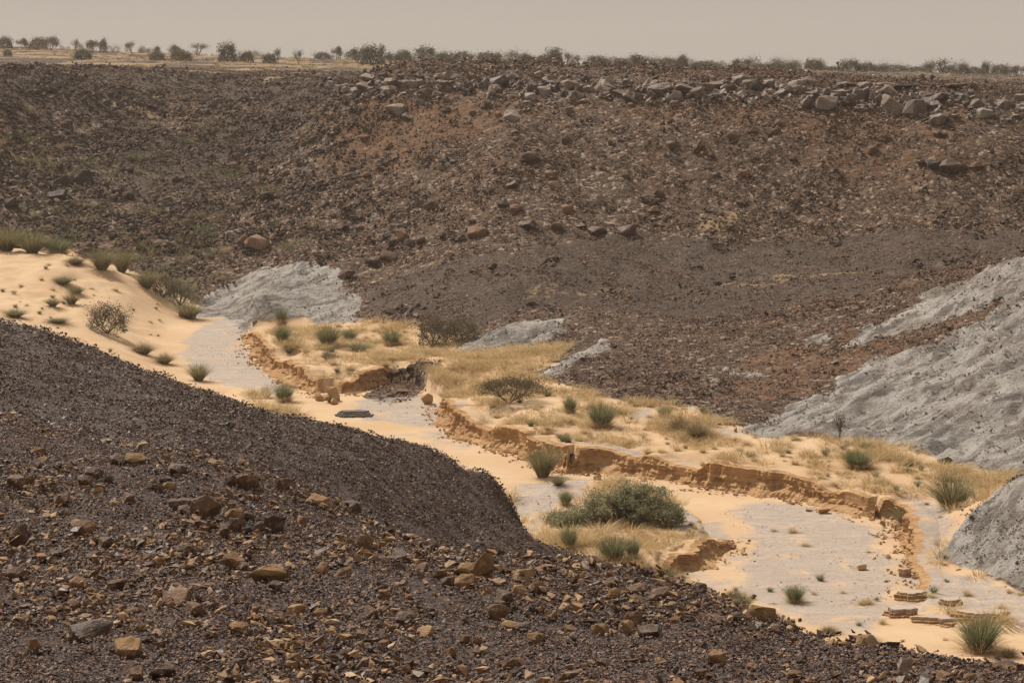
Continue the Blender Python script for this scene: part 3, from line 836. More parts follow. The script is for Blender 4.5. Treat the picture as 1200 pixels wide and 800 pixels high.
flakes = proto_collection('gravel_pieces', [clump_mesh('gravel_piece', 100 + i, M['flake'], 46, .17, .008, .036, .5, 2.2) for i in range(8)])
browns = proto_collection('brown_pieces', [clump_mesh('brown_piece', 200 + i, M['brown'], 8, .26, .022, .10, .65, 2.0) for i in range(7)])
screes = proto_collection('scree_pieces', [clump_mesh('scree_piece', 300 + i, M['scree'], 38, .42, .022, .10, .5, 2.6) for i in range(8)])
hills = proto_collection('hill_pieces', [clump_mesh('hill_piece', 400 + i, M['hill'], 28, 1.0, .05, .30, .65, 3.2) for i in range(8)])
blacks = proto_collection('dark_pieces', [clump_mesh('dark_piece', 450 + i, M['black'], 22, 1.0, .07, .46, .75, 2.8) for i in range(7)])
benchs = proto_collection('bench_pieces', [clump_mesh('bench_piece', 500 + i, M['hill'], 24, 1.0, .05, .16, .5, 2.0) for i in range(5)])
clods = proto_collection('clod_pieces', [clump_mesh('clod_piece', 600 + i, M['clod'], 7, .4, .04, .28, .8, 2.2) for i in range(5)])
pales = proto_collection('pale_pieces', [clump_mesh('pale_piece', 650 + i, M['pale'], 9, .6, .02, .07, .6, 2.0) for i in range(5)])
crumbs = proto_collection('crumb_pieces', [clump_mesh('crumb_piece', 700 + i, M['claystone'], 14, .8, .03, .2, .6, 3.5) for i in range(5)])

# near gravel: density even over the slope the photo shows
def rand_wedge(n, y0, y1, tmax=.25, tmin=None):
    tmin = -tmax if tmin is None else tmin
    y = np.sqrt(RNG.uniform(y0 ** 2, y1 ** 2, n)); return y * RNG.uniform(tmin, tmax, n), y

x, y = rand_wedge(30000, 13.5, 36)
ok = ~((x > 0) & (y > 30)); x, y = x[ok], y[ok]
scatter('dark_gravel', 'dark purple-grey gravel covering the nearest slope', 'gravel', flakes, 8, x, y, near_z, RNG.uniform(.7, 1.25, len(x)), .2)
x, y = rand_wedge(12000, 13.5, 36)
k = fbm(x / 1.8, y / 1.8, 3) > -.02; x, y = x[k], y[k]
scatter('brown_stone_litter', 'small broken brown stones strewn over the near gravel', 'stones', browns, 7, x, y, near_z, RNG.uniform(.5, 1.3, len(x)), .25)
x, y = rand_wedge(25000, 38, 66)
k = (x < 7) ; x, y = x[k], y[k]
scatter('dark_scree', 'dark glinting scree covering the ridge behind the near slope', 'scree', screes, 8, x, y, ridge_z, RNG.uniform(.4, .95, len(x)), .2)

# hillside rubble
x, y = rand_wedge(40000, 96, 250)
s_, c_, b_ = gv['sand'](x, y), gv['clay'](x, y), gv['bench'](x, y)
b_ = np.where((x / y < -.07) & (y < 235) & (y > 150), 0, b_)
k = (s_ < .4) & (c_ < .5 + .6 * (RNG.random(len(x)) - .35) * (y < 130)) & (RNG.random(len(x)) > b_ * .85)
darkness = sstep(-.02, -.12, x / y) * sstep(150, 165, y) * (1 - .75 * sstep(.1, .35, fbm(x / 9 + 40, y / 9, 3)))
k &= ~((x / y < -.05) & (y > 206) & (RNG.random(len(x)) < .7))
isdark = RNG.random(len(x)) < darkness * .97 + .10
sc = RNG.uniform(.5, 1.1, len(x)) * (1 + .5 * fbm(x / 6, y / 6, 3)) * np.where(y < 130, .62, 1)
kk = k & ~isdark
scatter('brown_rubble', 'brown stony rubble covering the far hillside', 'rubble', hills, 8, x[kk], y[kk], valley_z, sc[kk], .2)
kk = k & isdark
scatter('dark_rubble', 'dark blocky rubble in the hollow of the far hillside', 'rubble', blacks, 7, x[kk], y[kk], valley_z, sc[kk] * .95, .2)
x, y = rand_wedge(24000, 96, 250)
k = (gv['sand'](x, y) < .4) & (gv['clay'](x, y) < .6) & ((gv['bench'](x, y) > .3) | (y < 130))
scatter('bench_gravel', 'fine dark gravel on the flat bench below the hillside', 'gravel', benchs, 5, x[k], y[k], valley_z, RNG.uniform(.6, 1.2, k.sum()), .15)
x, y = rand_wedge(9000, 70, 155)
k = (gv['clay'](x, y) > .5)
scatter('clay_crumbs', 'grey and brown crumbs lying on the pale clay slopes', 'rubble', crumbs, 5, x[k], y[k], valley_z, RNG.uniform(.3, 1.1, k.sum()), .15)
x, y = rand_wedge(900, 69, 80, .30, .19)
k = (gv['clay'](x, y) > .5) & (fbm(x / 1.5, y / 1.5, 3) > .05)
scatter('mound_scree', 'dark stones shed over the grey mound at the right edge', 'scree', screes, 8, x[k], y[k], valley_z, RNG.uniform(.5, 1.1, k.sum()), .15)
x, y = rand_wedge(4500, 64, 140)
k = (gv['grav'](x, y) > .4)
scatter('pale_gravel', 'fine pale gravel scattered along the dry stream bed', 'gravel', pales, 5, x[k], y[k], valley_z, RNG.uniform(.5, 1.3, k.sum()), .15)
# plateau top stones
x, y = rand_wedge(9000, 165, 420)
k = (gv['up'](x, y) > -3.2) & (x / y > -.03) & (y < 330)
scatter('pale_plateau_stones', 'pale flat stones strewn over the right part of the plateau', 'stones', pales, 5, x[k], y[k], valley_z, RNG.uniform(2.0, 4.0, k.sum()), .15)
x, y = rand_wedge(12000, 165, 420)
k = (gv['up'](x, y) > -3.6) & (RNG.random(len(x)) < np.where(x / y > 0, .95, .5)) & (gv['straw'](x, y) < .6)
scatter('plateau_stones', 'small pale brown stones covering the plateau top', 'stones', hills, 8, x[k], y[k], valley_z, RNG.uniform(.3, .65, k.sum()), .15)
# clods below the banks
bx, by = [], []
for P, N in banks:
    kx = RNG.integers(0, len(P), int(len(P) * .24)); off = RNG.normal(-.12, .3, len(kx))
    bx.append(P[kx, 0] + N[kx, 0] * off); by.append(P[kx, 1] + N[kx, 1] * off)
bx, by = np.concatenate(bx), np.concatenate(by)
scatter('bank_crumbs', 'orange clods of earth fallen at the foot of the cut banks', 'earth clods', clods, 5, bx, by, valley_z, RNG.uniform(.3, .9, len(bx)), .2)

# ------------------------------------------------------------------ single rocks
ROCK = {}
for kname, mat, fl in (('brown', M['brown'], .62), ('rim', M['rim'], .7), ('black', M['black'], .75), ('hill', M['hill'], .7), ('clod', M['clod'], .7)):
    ROCK[kname] = [rock_mesh('%s_rock' % kname, 900 + i * 7 + len(kname), mat, 11 + (i * 5) % 9, fl, 1.3) for i in range(9)]

def put_rock(kind, u, v, w, h, label, group=None, cat='rock', where=None, name='rock', sink=.22, deep=None, variant=None, rz=None):
    """w, h: size as seen, in photo pixels; (u, v) the middle of its foot"""
    x, y, z = at(u, v, where)
    px = y / F
    W_, H_ = w * px, h * px
    me = ROCK[kind][RNG.integers(0, 9) if variant is None else variant]
    D_ = (deep or random.uniform(.7, 1.0)) * W_
    a = random.uniform(0, 6.28) if rz is None else rz
    o = link(name, me, loc=(x, y + D_ * .3, z + H_ * 1.3 * .5 - H_ * sink), rot=(random.gauss(0, .12), random.gauss(0, .12), a if rz is not None else random.choice((0, math.pi)) + random.gauss(0, .25)),
             scale=(W_ * 1.05, D_, H_ * 1.3), label=label, category=cat, group=group)
    return o

# hand-placed near rocks, from the photograph
NEAR = [
 (240, 611, 36, 27, 'largest tan angular boulder on the near slope, gold sides with a pale top'),
 (216, 603, 22, 10, 'flat tan stone touching the left foot of the largest tan boulder'),
 (218, 594, 22, 9, 'pale flat stone just behind the left shoulder of the largest tan boulder'),
 (242, 622, 30, 10, 'long tan slab leaning below the largest tan boulder'),
 (262, 632, 18, 18, 'tan wedge stone standing below right of the largest tan boulder'),
 (276, 628, 22, 20, 'cluster stone with greenish tan side, right of the largest tan boulder'),
 (274, 612, 22, 14, 'grey topped stone uphill in the cluster right of the largest boulder'),
 (288, 630, 14, 14, 'dark brown cube stone at the right end of the tan cluster'),
 (322, 629, 26, 24, 'brown upright boulder with a dark hollow in its left face'),
 (306, 625, 18, 11, 'low tan stone leaning at the left foot of the hollow-faced boulder'),
 (22, 641, 24, 28, 'rusty dark upright rock at the left edge of the picture'),
 (96, 629, 30, 18, 'flat-topped grey rock with a black shaded underside, left part of near slope'),
 (110, 640, 16, 10, 'small brown stone below the flat-topped grey rock'),
 (124, 643, 20, 13, 'brown stone pair member right below the flat-topped grey rock'),
 (272, 669, 26, 18, 'dark brown rounded boulder beside a small pale stone'),
 (286, 671, 12, 11, 'small pale stone against the right side of the dark brown boulder'),
 (315, 684, 42, 20, 'grey veined slab rock, widest in the middle of the near slope'),
 (332, 679, 18, 12, 'tan stone behind the right end of the grey veined slab'),
 (160, 546, 30, 12, 'long tan stone on the crest of the near slope at left'),
 (136, 545, 22, 12, 'rounded pale tan stone on the crest left of the long tan one'),
 (208, 556, 22, 11, 'low brown stone on the crest, right of the long tan stone'),
 (290, 573, 26, 17, 'pale orange tilted slab on the crest of the near slope'),
 (270, 570, 16, 12, 'tan stone on the crest touching the left of the tilted orange slab'),
 (372, 594, 28, 12, 'pair of flat tan stones on the right crest, the rear one'),
 (24, 734, 22, 12, 'brown flat stone near the lower left corner'),
 (100, 753, 48, 20, 'low broad grey-brown rock at the lower left'),
 (148, 771, 34, 21, 'dark brown boulder with smooth top near the bottom at left'),
 (40, 768, 14, 18, 'tan upright stone near the bottom left corner'),
 (90, 692, 24, 15, 'tan block with a dark right face at the left'),
 (136, 692, 22, 12, 'brown humped stone left of the slope middle'),
 (206, 712, 34, 20, 'rusty slab leaning on a smaller stone, lower left middle'),
 (228, 722, 22, 16, 'brown stone resting against the leaning rusty slab'),
 (318, 762, 26, 12, 'dark flat brown stone near the bottom, left of centre'),
 (278, 790, 20, 16, 'tan block at the bottom edge left of centre'),
 (190, 797, 30, 17, 'smooth tan boulder cut by the bottom edge of the picture'),
 (158, 797, 18, 15, 'rounded brown stone at the bottom edge'),
 (566, 678, 26, 28, 'tall rounded tan slab with a dark right half, on the middle of near slope'),
 (546, 690, 28, 16, 'dark flat stone in front of the tall tan slab'),
 (548, 678, 24, 16, 'tan stone wedged left of the tall tan slab'),
 (585, 726, 25, 17, 'pale tan five-sided boulder standing alone in mid slope'),
 (470, 659, 26, 13, 'smooth pale tan stone left of the tall tan slab group'),
 (425, 646, 22, 18, 'tan pointed stone on the left crest side'),
 (412, 602, 24, 14, 'pale tan stone on the crest where ridge and near slope meet'),
 (544, 641, 16, 8, 'flat brown stone on the crest in shadow of the ridge'),
 (614, 681, 28, 13, 'low pale stone on the crest, right of the tall slab'),
 (632, 700, 22, 16, 'tan broken stone below the low pale crest stone'),
 (608, 700, 20, 14, 'brown split stone left of the broken tan stone'),
 (475, 736, 24, 17, 'tan rounded block in lower middle of the slope'),
 (498, 748, 22, 13, 'dark brown cracked stone in lower middle'),
 (544, 756, 18, 12, 'brown stone with black side, lower middle'),
 (602, 788, 28, 14, 'brown stone at the bottom edge, centre'),
 (628, 756, 20, 13, 'reddish dark stone in the lower middle right'),
 (742, 738, 22, 20, 'dark pyramid rock right of centre'),
 (760, 748, 28, 14, 'dark brown low rock below the pyramid rock'),
 (722, 706, 18, 14, 'brown square stone on the right crest'),
 (745, 695, 28, 9, 'flat brown slab lying on the crest right of centre'),
 (775, 702, 24, 12, 'brown wedge stone on the crest below the green tussock'),
 (894, 731, 32, 23, 'largest boulder on the right crest, tan with grey cracks'),
 (908, 744, 20, 13, 'tan stone leaning against the largest crest boulder'),
 (936, 741, 34, 15, 'long grey stone with dark end on the right crest'),
 (994, 752, 20, 13, 'dark grey rounded stone on the right crest'),
 (1016, 763, 24, 18, 'dark red-brown boulder on the right crest'),
 (1044, 766, 26, 14, 'tan sharp-edged stone right of the red-brown boulder'),
 (1141, 775, 28, 16, 'brown rock in front of the green tussock at the right'),
 (1162, 780, 18, 11, 'rounded brown stone right of the rock before the tussock'),
 (1178, 790, 26, 14, 'smooth brown stone near the lower right corner'),
 (1195, 790, 16, 13, 'brown stone cut by the right edge of the picture'),
 (940, 779, 16, 11, 'square brown stone below the right crest'),
 (840, 780, 22, 16, 'dark brown stone with pale top, lower right part of slope'),
 (1083, 770, 12, 8, 'small dark square stone on the right crest'),
 (705, 745, 26, 13, 'tan stone with dark foot left of the pyramid rock'),
 (668, 744, 16, 11, 'dark small block in mid right slope'),
]
for n_, (u, v, w, h, lab) in enumerate(NEAR):
    put_rock('brown', u, v, w, h, lab, 'brown rocks on the near slope', 'rock', 'near', variant=(n_ * 5 + 2) % 9)
cnt = 0
while cnt < 215:
    u, v = random.uniform(-20, 1220), random.uniform(525, 800)
    p = at(u, v)
    if p[1] > 33 or abs(p[2] - near_z(p[0], p[1])) > .05: continue
    if fbm(np.array([p[0] / 1.5]), np.array([p[1] / 1.5]), 3)[0] < -.25: continue
    w = random.uniform(8, 17) if random.random() < .8 else random.uniform(15, 24)
    put_rock('brown', u, v, w, w * random.uniform(.45, .8), 'small broken brown stone lying among many alike on the near gravel slope', 'small brown stones on the near slope', 'stone', 'near', name='stone')
    cnt += 1

# rim boulders
RIM = [(585, 105, 24, 18, 'pale upright boulder on the rim left of centre'), (613, 100, 14, 9, 'small white-topped boulder on the rim beside the upright one'),
 (565, 100, 18, 12, 'brown boulder on the rim left of the pale upright one'), (640, 100, 28, 12, 'broad pale-topped boulder high on the rim'), (668, 106, 24, 12, 'pink-grey boulder just right of the broad pale-topped one'),
 (692, 108, 14, 8, 'small brown boulder between two pale ones on the rim'), (716, 108, 24, 14, 'grey-white split boulder on the rim at middle'), (735, 104, 12, 12, 'narrow pale boulder right of the split one'),
 (775, 112, 32, 15, 'big tan boulder with pale top right of middle'), (807, 112, 32, 15, 'big rust-brown smooth boulder on the rim'), (790, 120, 20, 13, 'grey boulder below the rust-brown smooth one'),
 (838, 107, 28, 12, 'grey boulder on the rim with a slanted top'), (842, 118, 18, 10, 'brown block under the slanted grey boulder'), (867, 100, 22, 12, 'pale brown boulder high on the rim'),
 (890, 108, 26, 14, 'large pale boulder on the rim left of the dark ledge'), (912, 118, 20, 14, 'rust coloured boulder below the rim'), (935, 104, 22, 10, 'flat brown boulder on the rim before the ledge'),
 (970, 131, 28, 20, 'round grey-topped boulder, biggest below the right rim'), (946, 129, 16, 17, 'orange-brown block left of the round grey-topped boulder'), (995, 127, 18, 16, 'pale cracked boulder right of the round one'),
 (1012, 122, 15, 22, 'tall brown block standing in the rim row'), (988, 104, 28, 8, 'flat white-topped slab on the rim'), (1014, 103, 16, 7, 'small flat pale slab on the rim'),
 (1045, 132, 34, 22, 'large smooth brown boulder in the right rim row'), (1027, 123, 16, 14, 'pale brown block touching the large smooth boulder'), (1073, 138, 26, 22, 'round brown boulder lowest of the right rim row'),
 (1062, 123, 14, 12, 'small rust block above the round brown boulder'), (1098, 121, 32, 14, 'long grey boulder on the right rim'), (1130, 120, 24, 14, 'grey-brown boulder with slanting face at right'),
 (1152, 130, 28, 13, 'pale flat-topped block at far right of the rim row'), (1178, 124, 18, 12, 'rusty boulder near the right edge of the rim'), (1100, 146, 26, 13, 'grey slab sliding below the right rim'),
 (1090, 128, 14, 10, 'dark boulder under the long grey one'), (1118, 105, 30, 8, 'flat dark slab on the rim top at right'), (1062, 106, 40, 7, 'long black ledge stone on the right rim'), (1035, 104, 30, 7, 'black flat ledge stone left of the long one'),
 (430, 108, 26, 12, 'pale grey boulder at the left end of the rim row'), (455, 112, 20, 12, 'rounded brown boulder near left end of the rim row'), (475, 104, 20, 11, 'tan boulder at the left rim'), (495, 102, 16, 10, 'rust boulder on the left rim'),
 (520, 104, 16, 10, 'pale small boulder on the left rim'), (536, 99, 20, 7, 'flat white stone on the left rim top'), (548, 112, 18, 10, 'brown block below the left rim'), (498, 116, 20, 12, 'dark rust boulder below the left rim'),
 (465, 135, 26, 14, 'rust-brown lump on the orange slope left of centre'), (478, 142, 14, 10, 'pale stone on the orange slope'), (603, 142, 26, 12, 'grey-brown boulder on the slope under the rim centre'), (665, 135, 16, 10, 'brown rounded boulder under the rim centre'),
 (301, 294, 28, 18, 'single large brown boulder low on the left hillside'), (97, 218, 22, 20, 'dark round boulder in the left hollow'), (75, 218, 22, 14, 'dark low boulder beside the round one in the left hollow'), (65, 237, 24, 14, 'dark flat boulder in the left hollow'),
 (1118, 204, 34, 17, 'long grey wedge boulder on the right slope'), (1097, 199, 18, 11, 'dark grey boulder left of the long grey wedge'), (1144, 200, 20, 11, 'pale boulder right of the long grey wedge'), (1080, 196, 14, 8, 'flat pale stone in the right slope cluster'),
 (735, 276, 24, 12, 'wide grey boulder at the back of the bench'), (700, 277, 22, 11, 'brown boulder at the back of the bench left of the wide grey one'), (620, 270, 26, 14, 'grey boulder above the bench at centre'), (652, 270, 16, 10, 'small brown boulder above the bench'),
 (468, 283, 18, 14, 'grey boulder at lower centre-left hillside'), (482, 290, 18, 9, 'dark flat boulder below the grey one'), (455, 307, 18, 12, 'brown square boulder by the bench edge'), (436, 314, 18, 10, 'dark brown boulder at the bench edge'),
 (405, 328, 20, 12, 'brown boulder above the grey clay mound'), (560, 278, 24, 12, 'brown-grey boulder left of the bench boulders'), (620, 192, 22, 14, 'pale pointed rock in the middle of the hillside'), (602, 222, 18, 12, 'white-topped rock in the middle of the hillside'),
 (505, 248, 16, 12, 'dark angular rock on the lower hillside'), (760, 240, 20, 12, 'brown block on the hillside right of centre'), (858, 165, 14, 12, 'pale-topped cube rock on the upper right slope'), (818, 180, 16, 14, 'brown block on the upper right slope')]
for n_, (u, v, w, h, lab) in enumerate(RIM):
    kd = 'black' if ('dark' in lab or 'black' in lab) else ('rim' if v < 160 else 'hill')
    put_rock(kd, u, v, w * .98, h * .85, lab, 'boulders on the far hillside and rim', 'boulder', 'valley', name='boulder', sink=.15, variant=(n_ * 4) % 9)
def rim_row(u): return np.interp(u, [380, 600, 900, 1000, 1200], [100, 97, 104, 112, 122])
rimc = proto_collection('rim_pieces', [clump_mesh('rim_piece', 820 + i, M['rim'], 3, .55, .22, .6, .7, 1.6, 14) for i in range(6)])
us = RNG.uniform(380, 1215, 420); vs_ = rim_row(us) + RNG.normal(4, 4.5, 420) + RNG.random(420) ** 3 * 20
pp = np.array([at(a_, b_, 'valley') for a_, b_ in zip(us, vs_)])
scatter('rim_rubble', 'broken brown blocks filling the gaps between the rim boulders', 'rubble', rimc, 6, pp[:, 0], pp[:, 1], valley_z, RNG.uniform(.5, 1.2, 420), .25)
for i in range(150):
    u = random.uniform(385, 1210)
    v = rim_row(u) + random.gauss(3, 4.5) + (random.random() ** 3) * 22
    w = random.uniform(10, 19)
    put_rock('rim', u, v, w, w * random.uniform(.4, .65), 'mid-sized pale brown boulder in the crowded row along the plateau rim', 'mid-sized boulders crowding the rim', 'boulder', 'valley', name='boulder', sink=.15)
for i in range(80):
    u, v = random.uniform(-10, 1210), random.uniform(125, 290)
    if u > 560 and v > 275: continue
    w = random.uniform(8, 15)
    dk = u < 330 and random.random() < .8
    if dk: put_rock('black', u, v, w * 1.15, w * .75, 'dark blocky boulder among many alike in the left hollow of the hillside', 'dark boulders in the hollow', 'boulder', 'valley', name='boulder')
    else: put_rock('hill', u, v, w, w * .65, 'brown boulder lying among many alike on the open hillside', 'brown boulders on the open hillside', 'boulder', 'valley', name='boulder')
# dark blocks at the side gully and stones on the bed
for u, v, w, h, lab in [(455, 447, 14, 12, 'black-brown block in the side gully, leftmost of the dark heap'), (463, 441, 12, 9, 'dark block behind the leftmost one of the gully heap'), (472, 439, 11, 9, 'dark pointed block in the middle of the gully heap'),
        (480, 447, 11, 9, 'dark brown block at the right end of the gully heap'), (440, 452, 11, 12, 'dark upright block at the foot of the orange bank'), (411, 458, 10, 7, 'small black stone at the foot of the orange bank corner'),
        (484, 438, 14, 11, 'large dark block highest in the gully heap'), (470, 462, 16, 10, 'dark rubble block below the gully heap'), (458, 465, 12, 7, 'low brown stone below the gully heap')]:
    put_rock('hill', u, v, w, h * .62, lab, 'dark blocks in the side gully', 'rock', 'valley', sink=.1)
for u, v, w, h, lab in [(500, 474, 14, 12, 'orange earth block standing alone between gully and bank'), (215, 350 + 22, 14, 9, 'rust-brown clod at the tip of the dune hummock'), (223, 374, 12, 8, 'second rust-brown clod right of the hummock tip'),
        (966, 602, 14, 7, 'orange earth block lying on the sand before the bank'), (1010, 668, 12, 6, 'small orange clod lying on grey gravel'), (390, 470, 17, 15, 'broken orange pillar at the corner of the left cut bank'), (374, 470, 10, 9, 'orange clod left of the broken pillar at the bank corner'), (392, 474, 9, 6, 'orange clod right of the broken pillar at the bank corner'), (727, 567, 14, 7, 'brown clod at the foot of the long bank'), (700, 562, 9, 7, 'little orange clod left of the brown clod at the bank foot')
]:
    put_rock('clod', u, v, w, h, lab, None, 'earth block', 'valley', name='earth_block', sink=.15)
for u, v, w, h, lab in [(908, 548, 16, 9, 'pale yellow smooth boulder on the gravel below the grey hill')]:
    pass
put_rock('rim', 1108, 545, 18, 9, 'pale yellow smooth boulder on the gravel below the grey hill', None, 'boulder', 'valley', name='boulder')

# layered ledges in the bed, lower right
def ledge(u, v, w, layers, label, rz=0.0, mat='bank', group='layered orange ledges'):
    x, y, z = at(u, v, 'valley'); Wd = w * y / F
    t = thing('rock_ledge', label, 'rock ledge', group, (x, y, z - .05), (0, 0, rz))
    zz = -.03; layers += 1
    for j in range(layers):
        n = 90; hgt = random.uniform(.06, .12); rx, ry = Wd * .55 * (1 - .10 * j), Wd * .36 * (1 - .06 * j)
        a = np.linspace(0, 2 * np.pi, n, endpoint=False); sd_ = u * .7 + random.uniform(-.5, .5) * .3
        rr = 1 + .55 * fbm(np.cos(a) * 1.3 + sd_, np.sin(a) * 1.3 + v, 3) + .22 * fbm(np.cos(a) * 5 + j, np.sin(a) * 5 + j * 2, 3) + .10 * np.round(3 * fbm(np.cos(a) * 9, np.sin(a) * 9 + j, 2)) / 2
        cx, cy = random.uniform(-.06, .06) * Wd, .07 * Wd * j
        X, Y_ = cx + rx * rr * np.cos(a), cy + ry * rr * np.sin(a)
        slope = -.05 * (Y_ - Y_.min())                       # dips back into the bed
        vs = np.concatenate([np.stack([X * .93, Y_ * .93, zz - .05 + slope], -1), np.stack([X, Y_, zz + hgt * .6 + slope], -1), np.stack([X * .98, Y_ * .98, zz + hgt + slope], -1), [[cx, cy, zz + hgt + slope.mean()]]])
        f = []
        for i in range(n):
            k = (i + 1) % n
            f += [(i, k, n + k), (i, n + k, n + i), (n + i, n + k, 2 * n + k), (n + i, 2 * n + k, 2 * n + i), (2 * n + i, 2 * n + k, 3 * n)]
        link('rock_layer', mesh_np('rock_layer', vs, f, M['gravelskin'] if (j == layers - 1 and mat == 'bank') else M[mat]), t)
        zz += hgt * .8
ledge(1072, 703, 40, 3, 'layered orange rock ledge left of the others in the lower right bed', .1)
ledge(1058, 722, 42, 3, 'layered orange ledge nearest the grey gravel, lower left of its group', -.1)
ledge(1110, 729, 60, 2, 'long low orange ledge in the lower right bed', .05)
ledge(1150, 727, 62, 3, 'wide orange ledge directly behind the lower right tussock', .0)
ledge(1115, 700 + 8, 30, 2, 'small orange ledge slab above the long low one', .2)
ledge(415, 487, 44, 3, 'dark grey layered rock on the bed right behind the ridge crest', .0, 'darkclay', None)
ledge(1062, 676, 16, 3, 'narrow stack of brown layers below the terrace corner', .2)


# ------------------------------------------------------------------ plants
def blades_mesh(name, seed, mat, n, h=1.0, spread=.55, lean=.5, width=.02, droop=.15, base=.18):
    """tuft of unit height"""
    r = np.random.default_rng(seed)
    a = r.uniform(0, 2 * np.pi, n); rb = base * np.sqrt(r.random(n)); L = h * (1 - .55 * r.random(n) ** 1.5)
    tip = lean * r.random(n) ** .7
    segs = 3; V_, F_ = [], []
    dirx, diry = np.cos(a), np.sin(a)
    wa = a + np.pi / 2 + r.normal(0, .6, n); wx, wy = np.cos(wa), np.sin(wa)
    jx, jy = r.normal(0, .08, n), r.normal(0, .08, n)
    for s in range(segs + 1):
        q = s / segs
        rad = rb + tip * spread * 2 * (q ** 1.3) * L
        z = L * q * (1 - droop * q * tip * 2)
        ww = width * (1 - .75 * q) * .5
        cx, cy = dirx * rad + jx * q, diry * rad + jy * q
        V_.append(np.stack([cx - wx * ww, cy - wy * ww, z], -1)); V_.append(np.stack([cx + wx * ww, cy + wy * ww, z], -1))
    V_ = np.stack(V_, 1).reshape(-1, 3)                 # per blade 2*(segs+1)
    k = 2 * (segs + 1); b0 = np.arange(n) * k
    for s in range(segs):
        F_.append(np.stack([b0 + 2 * s, b0 + 2 * s + 1, b0 + 2 * s + 3, b0 + 2 * s + 2], -1))
    return mesh_np(name, V_, np.concatenate(F_), mat)

def leaves(pts, r, size, jitter=.5):
    n = len(pts)
    d1 = r.normal(0, 1, (n, 3)); d1 /= np.linalg.norm(d1, axis=1)[:, None]
    d2 = np.cross(d1, r.normal(0, 1, (n, 3))); d2 /= np.linalg.norm(d2, axis=1)[:, None]
    s = size * r.uniform(1 - jitter, 1 + jitter, (n, 1))
    V_ = np.stack([pts - d1 * s, pts + d2 * s * .5, pts + d1 * s, pts - d2 * s * .5], 1).reshape(-1, 3)
    return V_, np.arange(n * 4).reshape(-1, 4)

def tubes(segs, k=5):
    """segs: list of (p0, p1, r0, r1)"""
    V_, F_, c = [], [], 0
    ang = np.linspace(0, 2 * np.pi, k, endpoint=False)
    for p0, p1, r0, r1 in segs:
        p0, p1 = np.array(p0, float), np.array(p1, float); d = p1 - p0; L = np.linalg.norm(d)
        if L < 1e-6: continue
        d /= L; u = np.cross(d, [.3, .9, .2]); u /= np.linalg.norm(u); w = np.cross(d, u)
        for p, r in ((p0, r0), (p1, r1)):
            V_.append(p + r * (np.cos(ang)[:, None] * u + np.sin(ang)[:, None] * w))
        for i in range(k):
            j = (i + 1) % k; F_.append((c + i, c + j, c + k + j, c + k + i))
        c += 2 * k
    return np.concatenate(V_), np.array(F_)

def branch_tree(rnd, p, d, L, r, depth, segs, tips, up_=.15, spread=.7, flat=None):
    q = np.array(p) + np.array(d) * L * .5 + np.array([rnd.gauss(0, .05), rnd.gauss(0, .05), 0]) * L
    e = np.array(p) + np.array(d) * L
    segs.append((p, q, r, r * .85)); segs.append((q, e, r * .85, r * .7))
    if depth == 0:
        tips.append(e); return
    for i in range(rnd.choice((2, 3, 3))):
        nd = np.array(d) + np.array([rnd.gauss(0, spread), rnd.gauss(0, spread), rnd.gauss(0, spread * .5) + up_])
        if flat is not None and e[2] > flat: nd[2] *= .15
        nd /= np.linalg.norm(nd)
        branch_tree(rnd, e, nd, L * rnd.uniform(.6, .85), r * .62, depth - 1, segs, tips, up_, spread, flat)

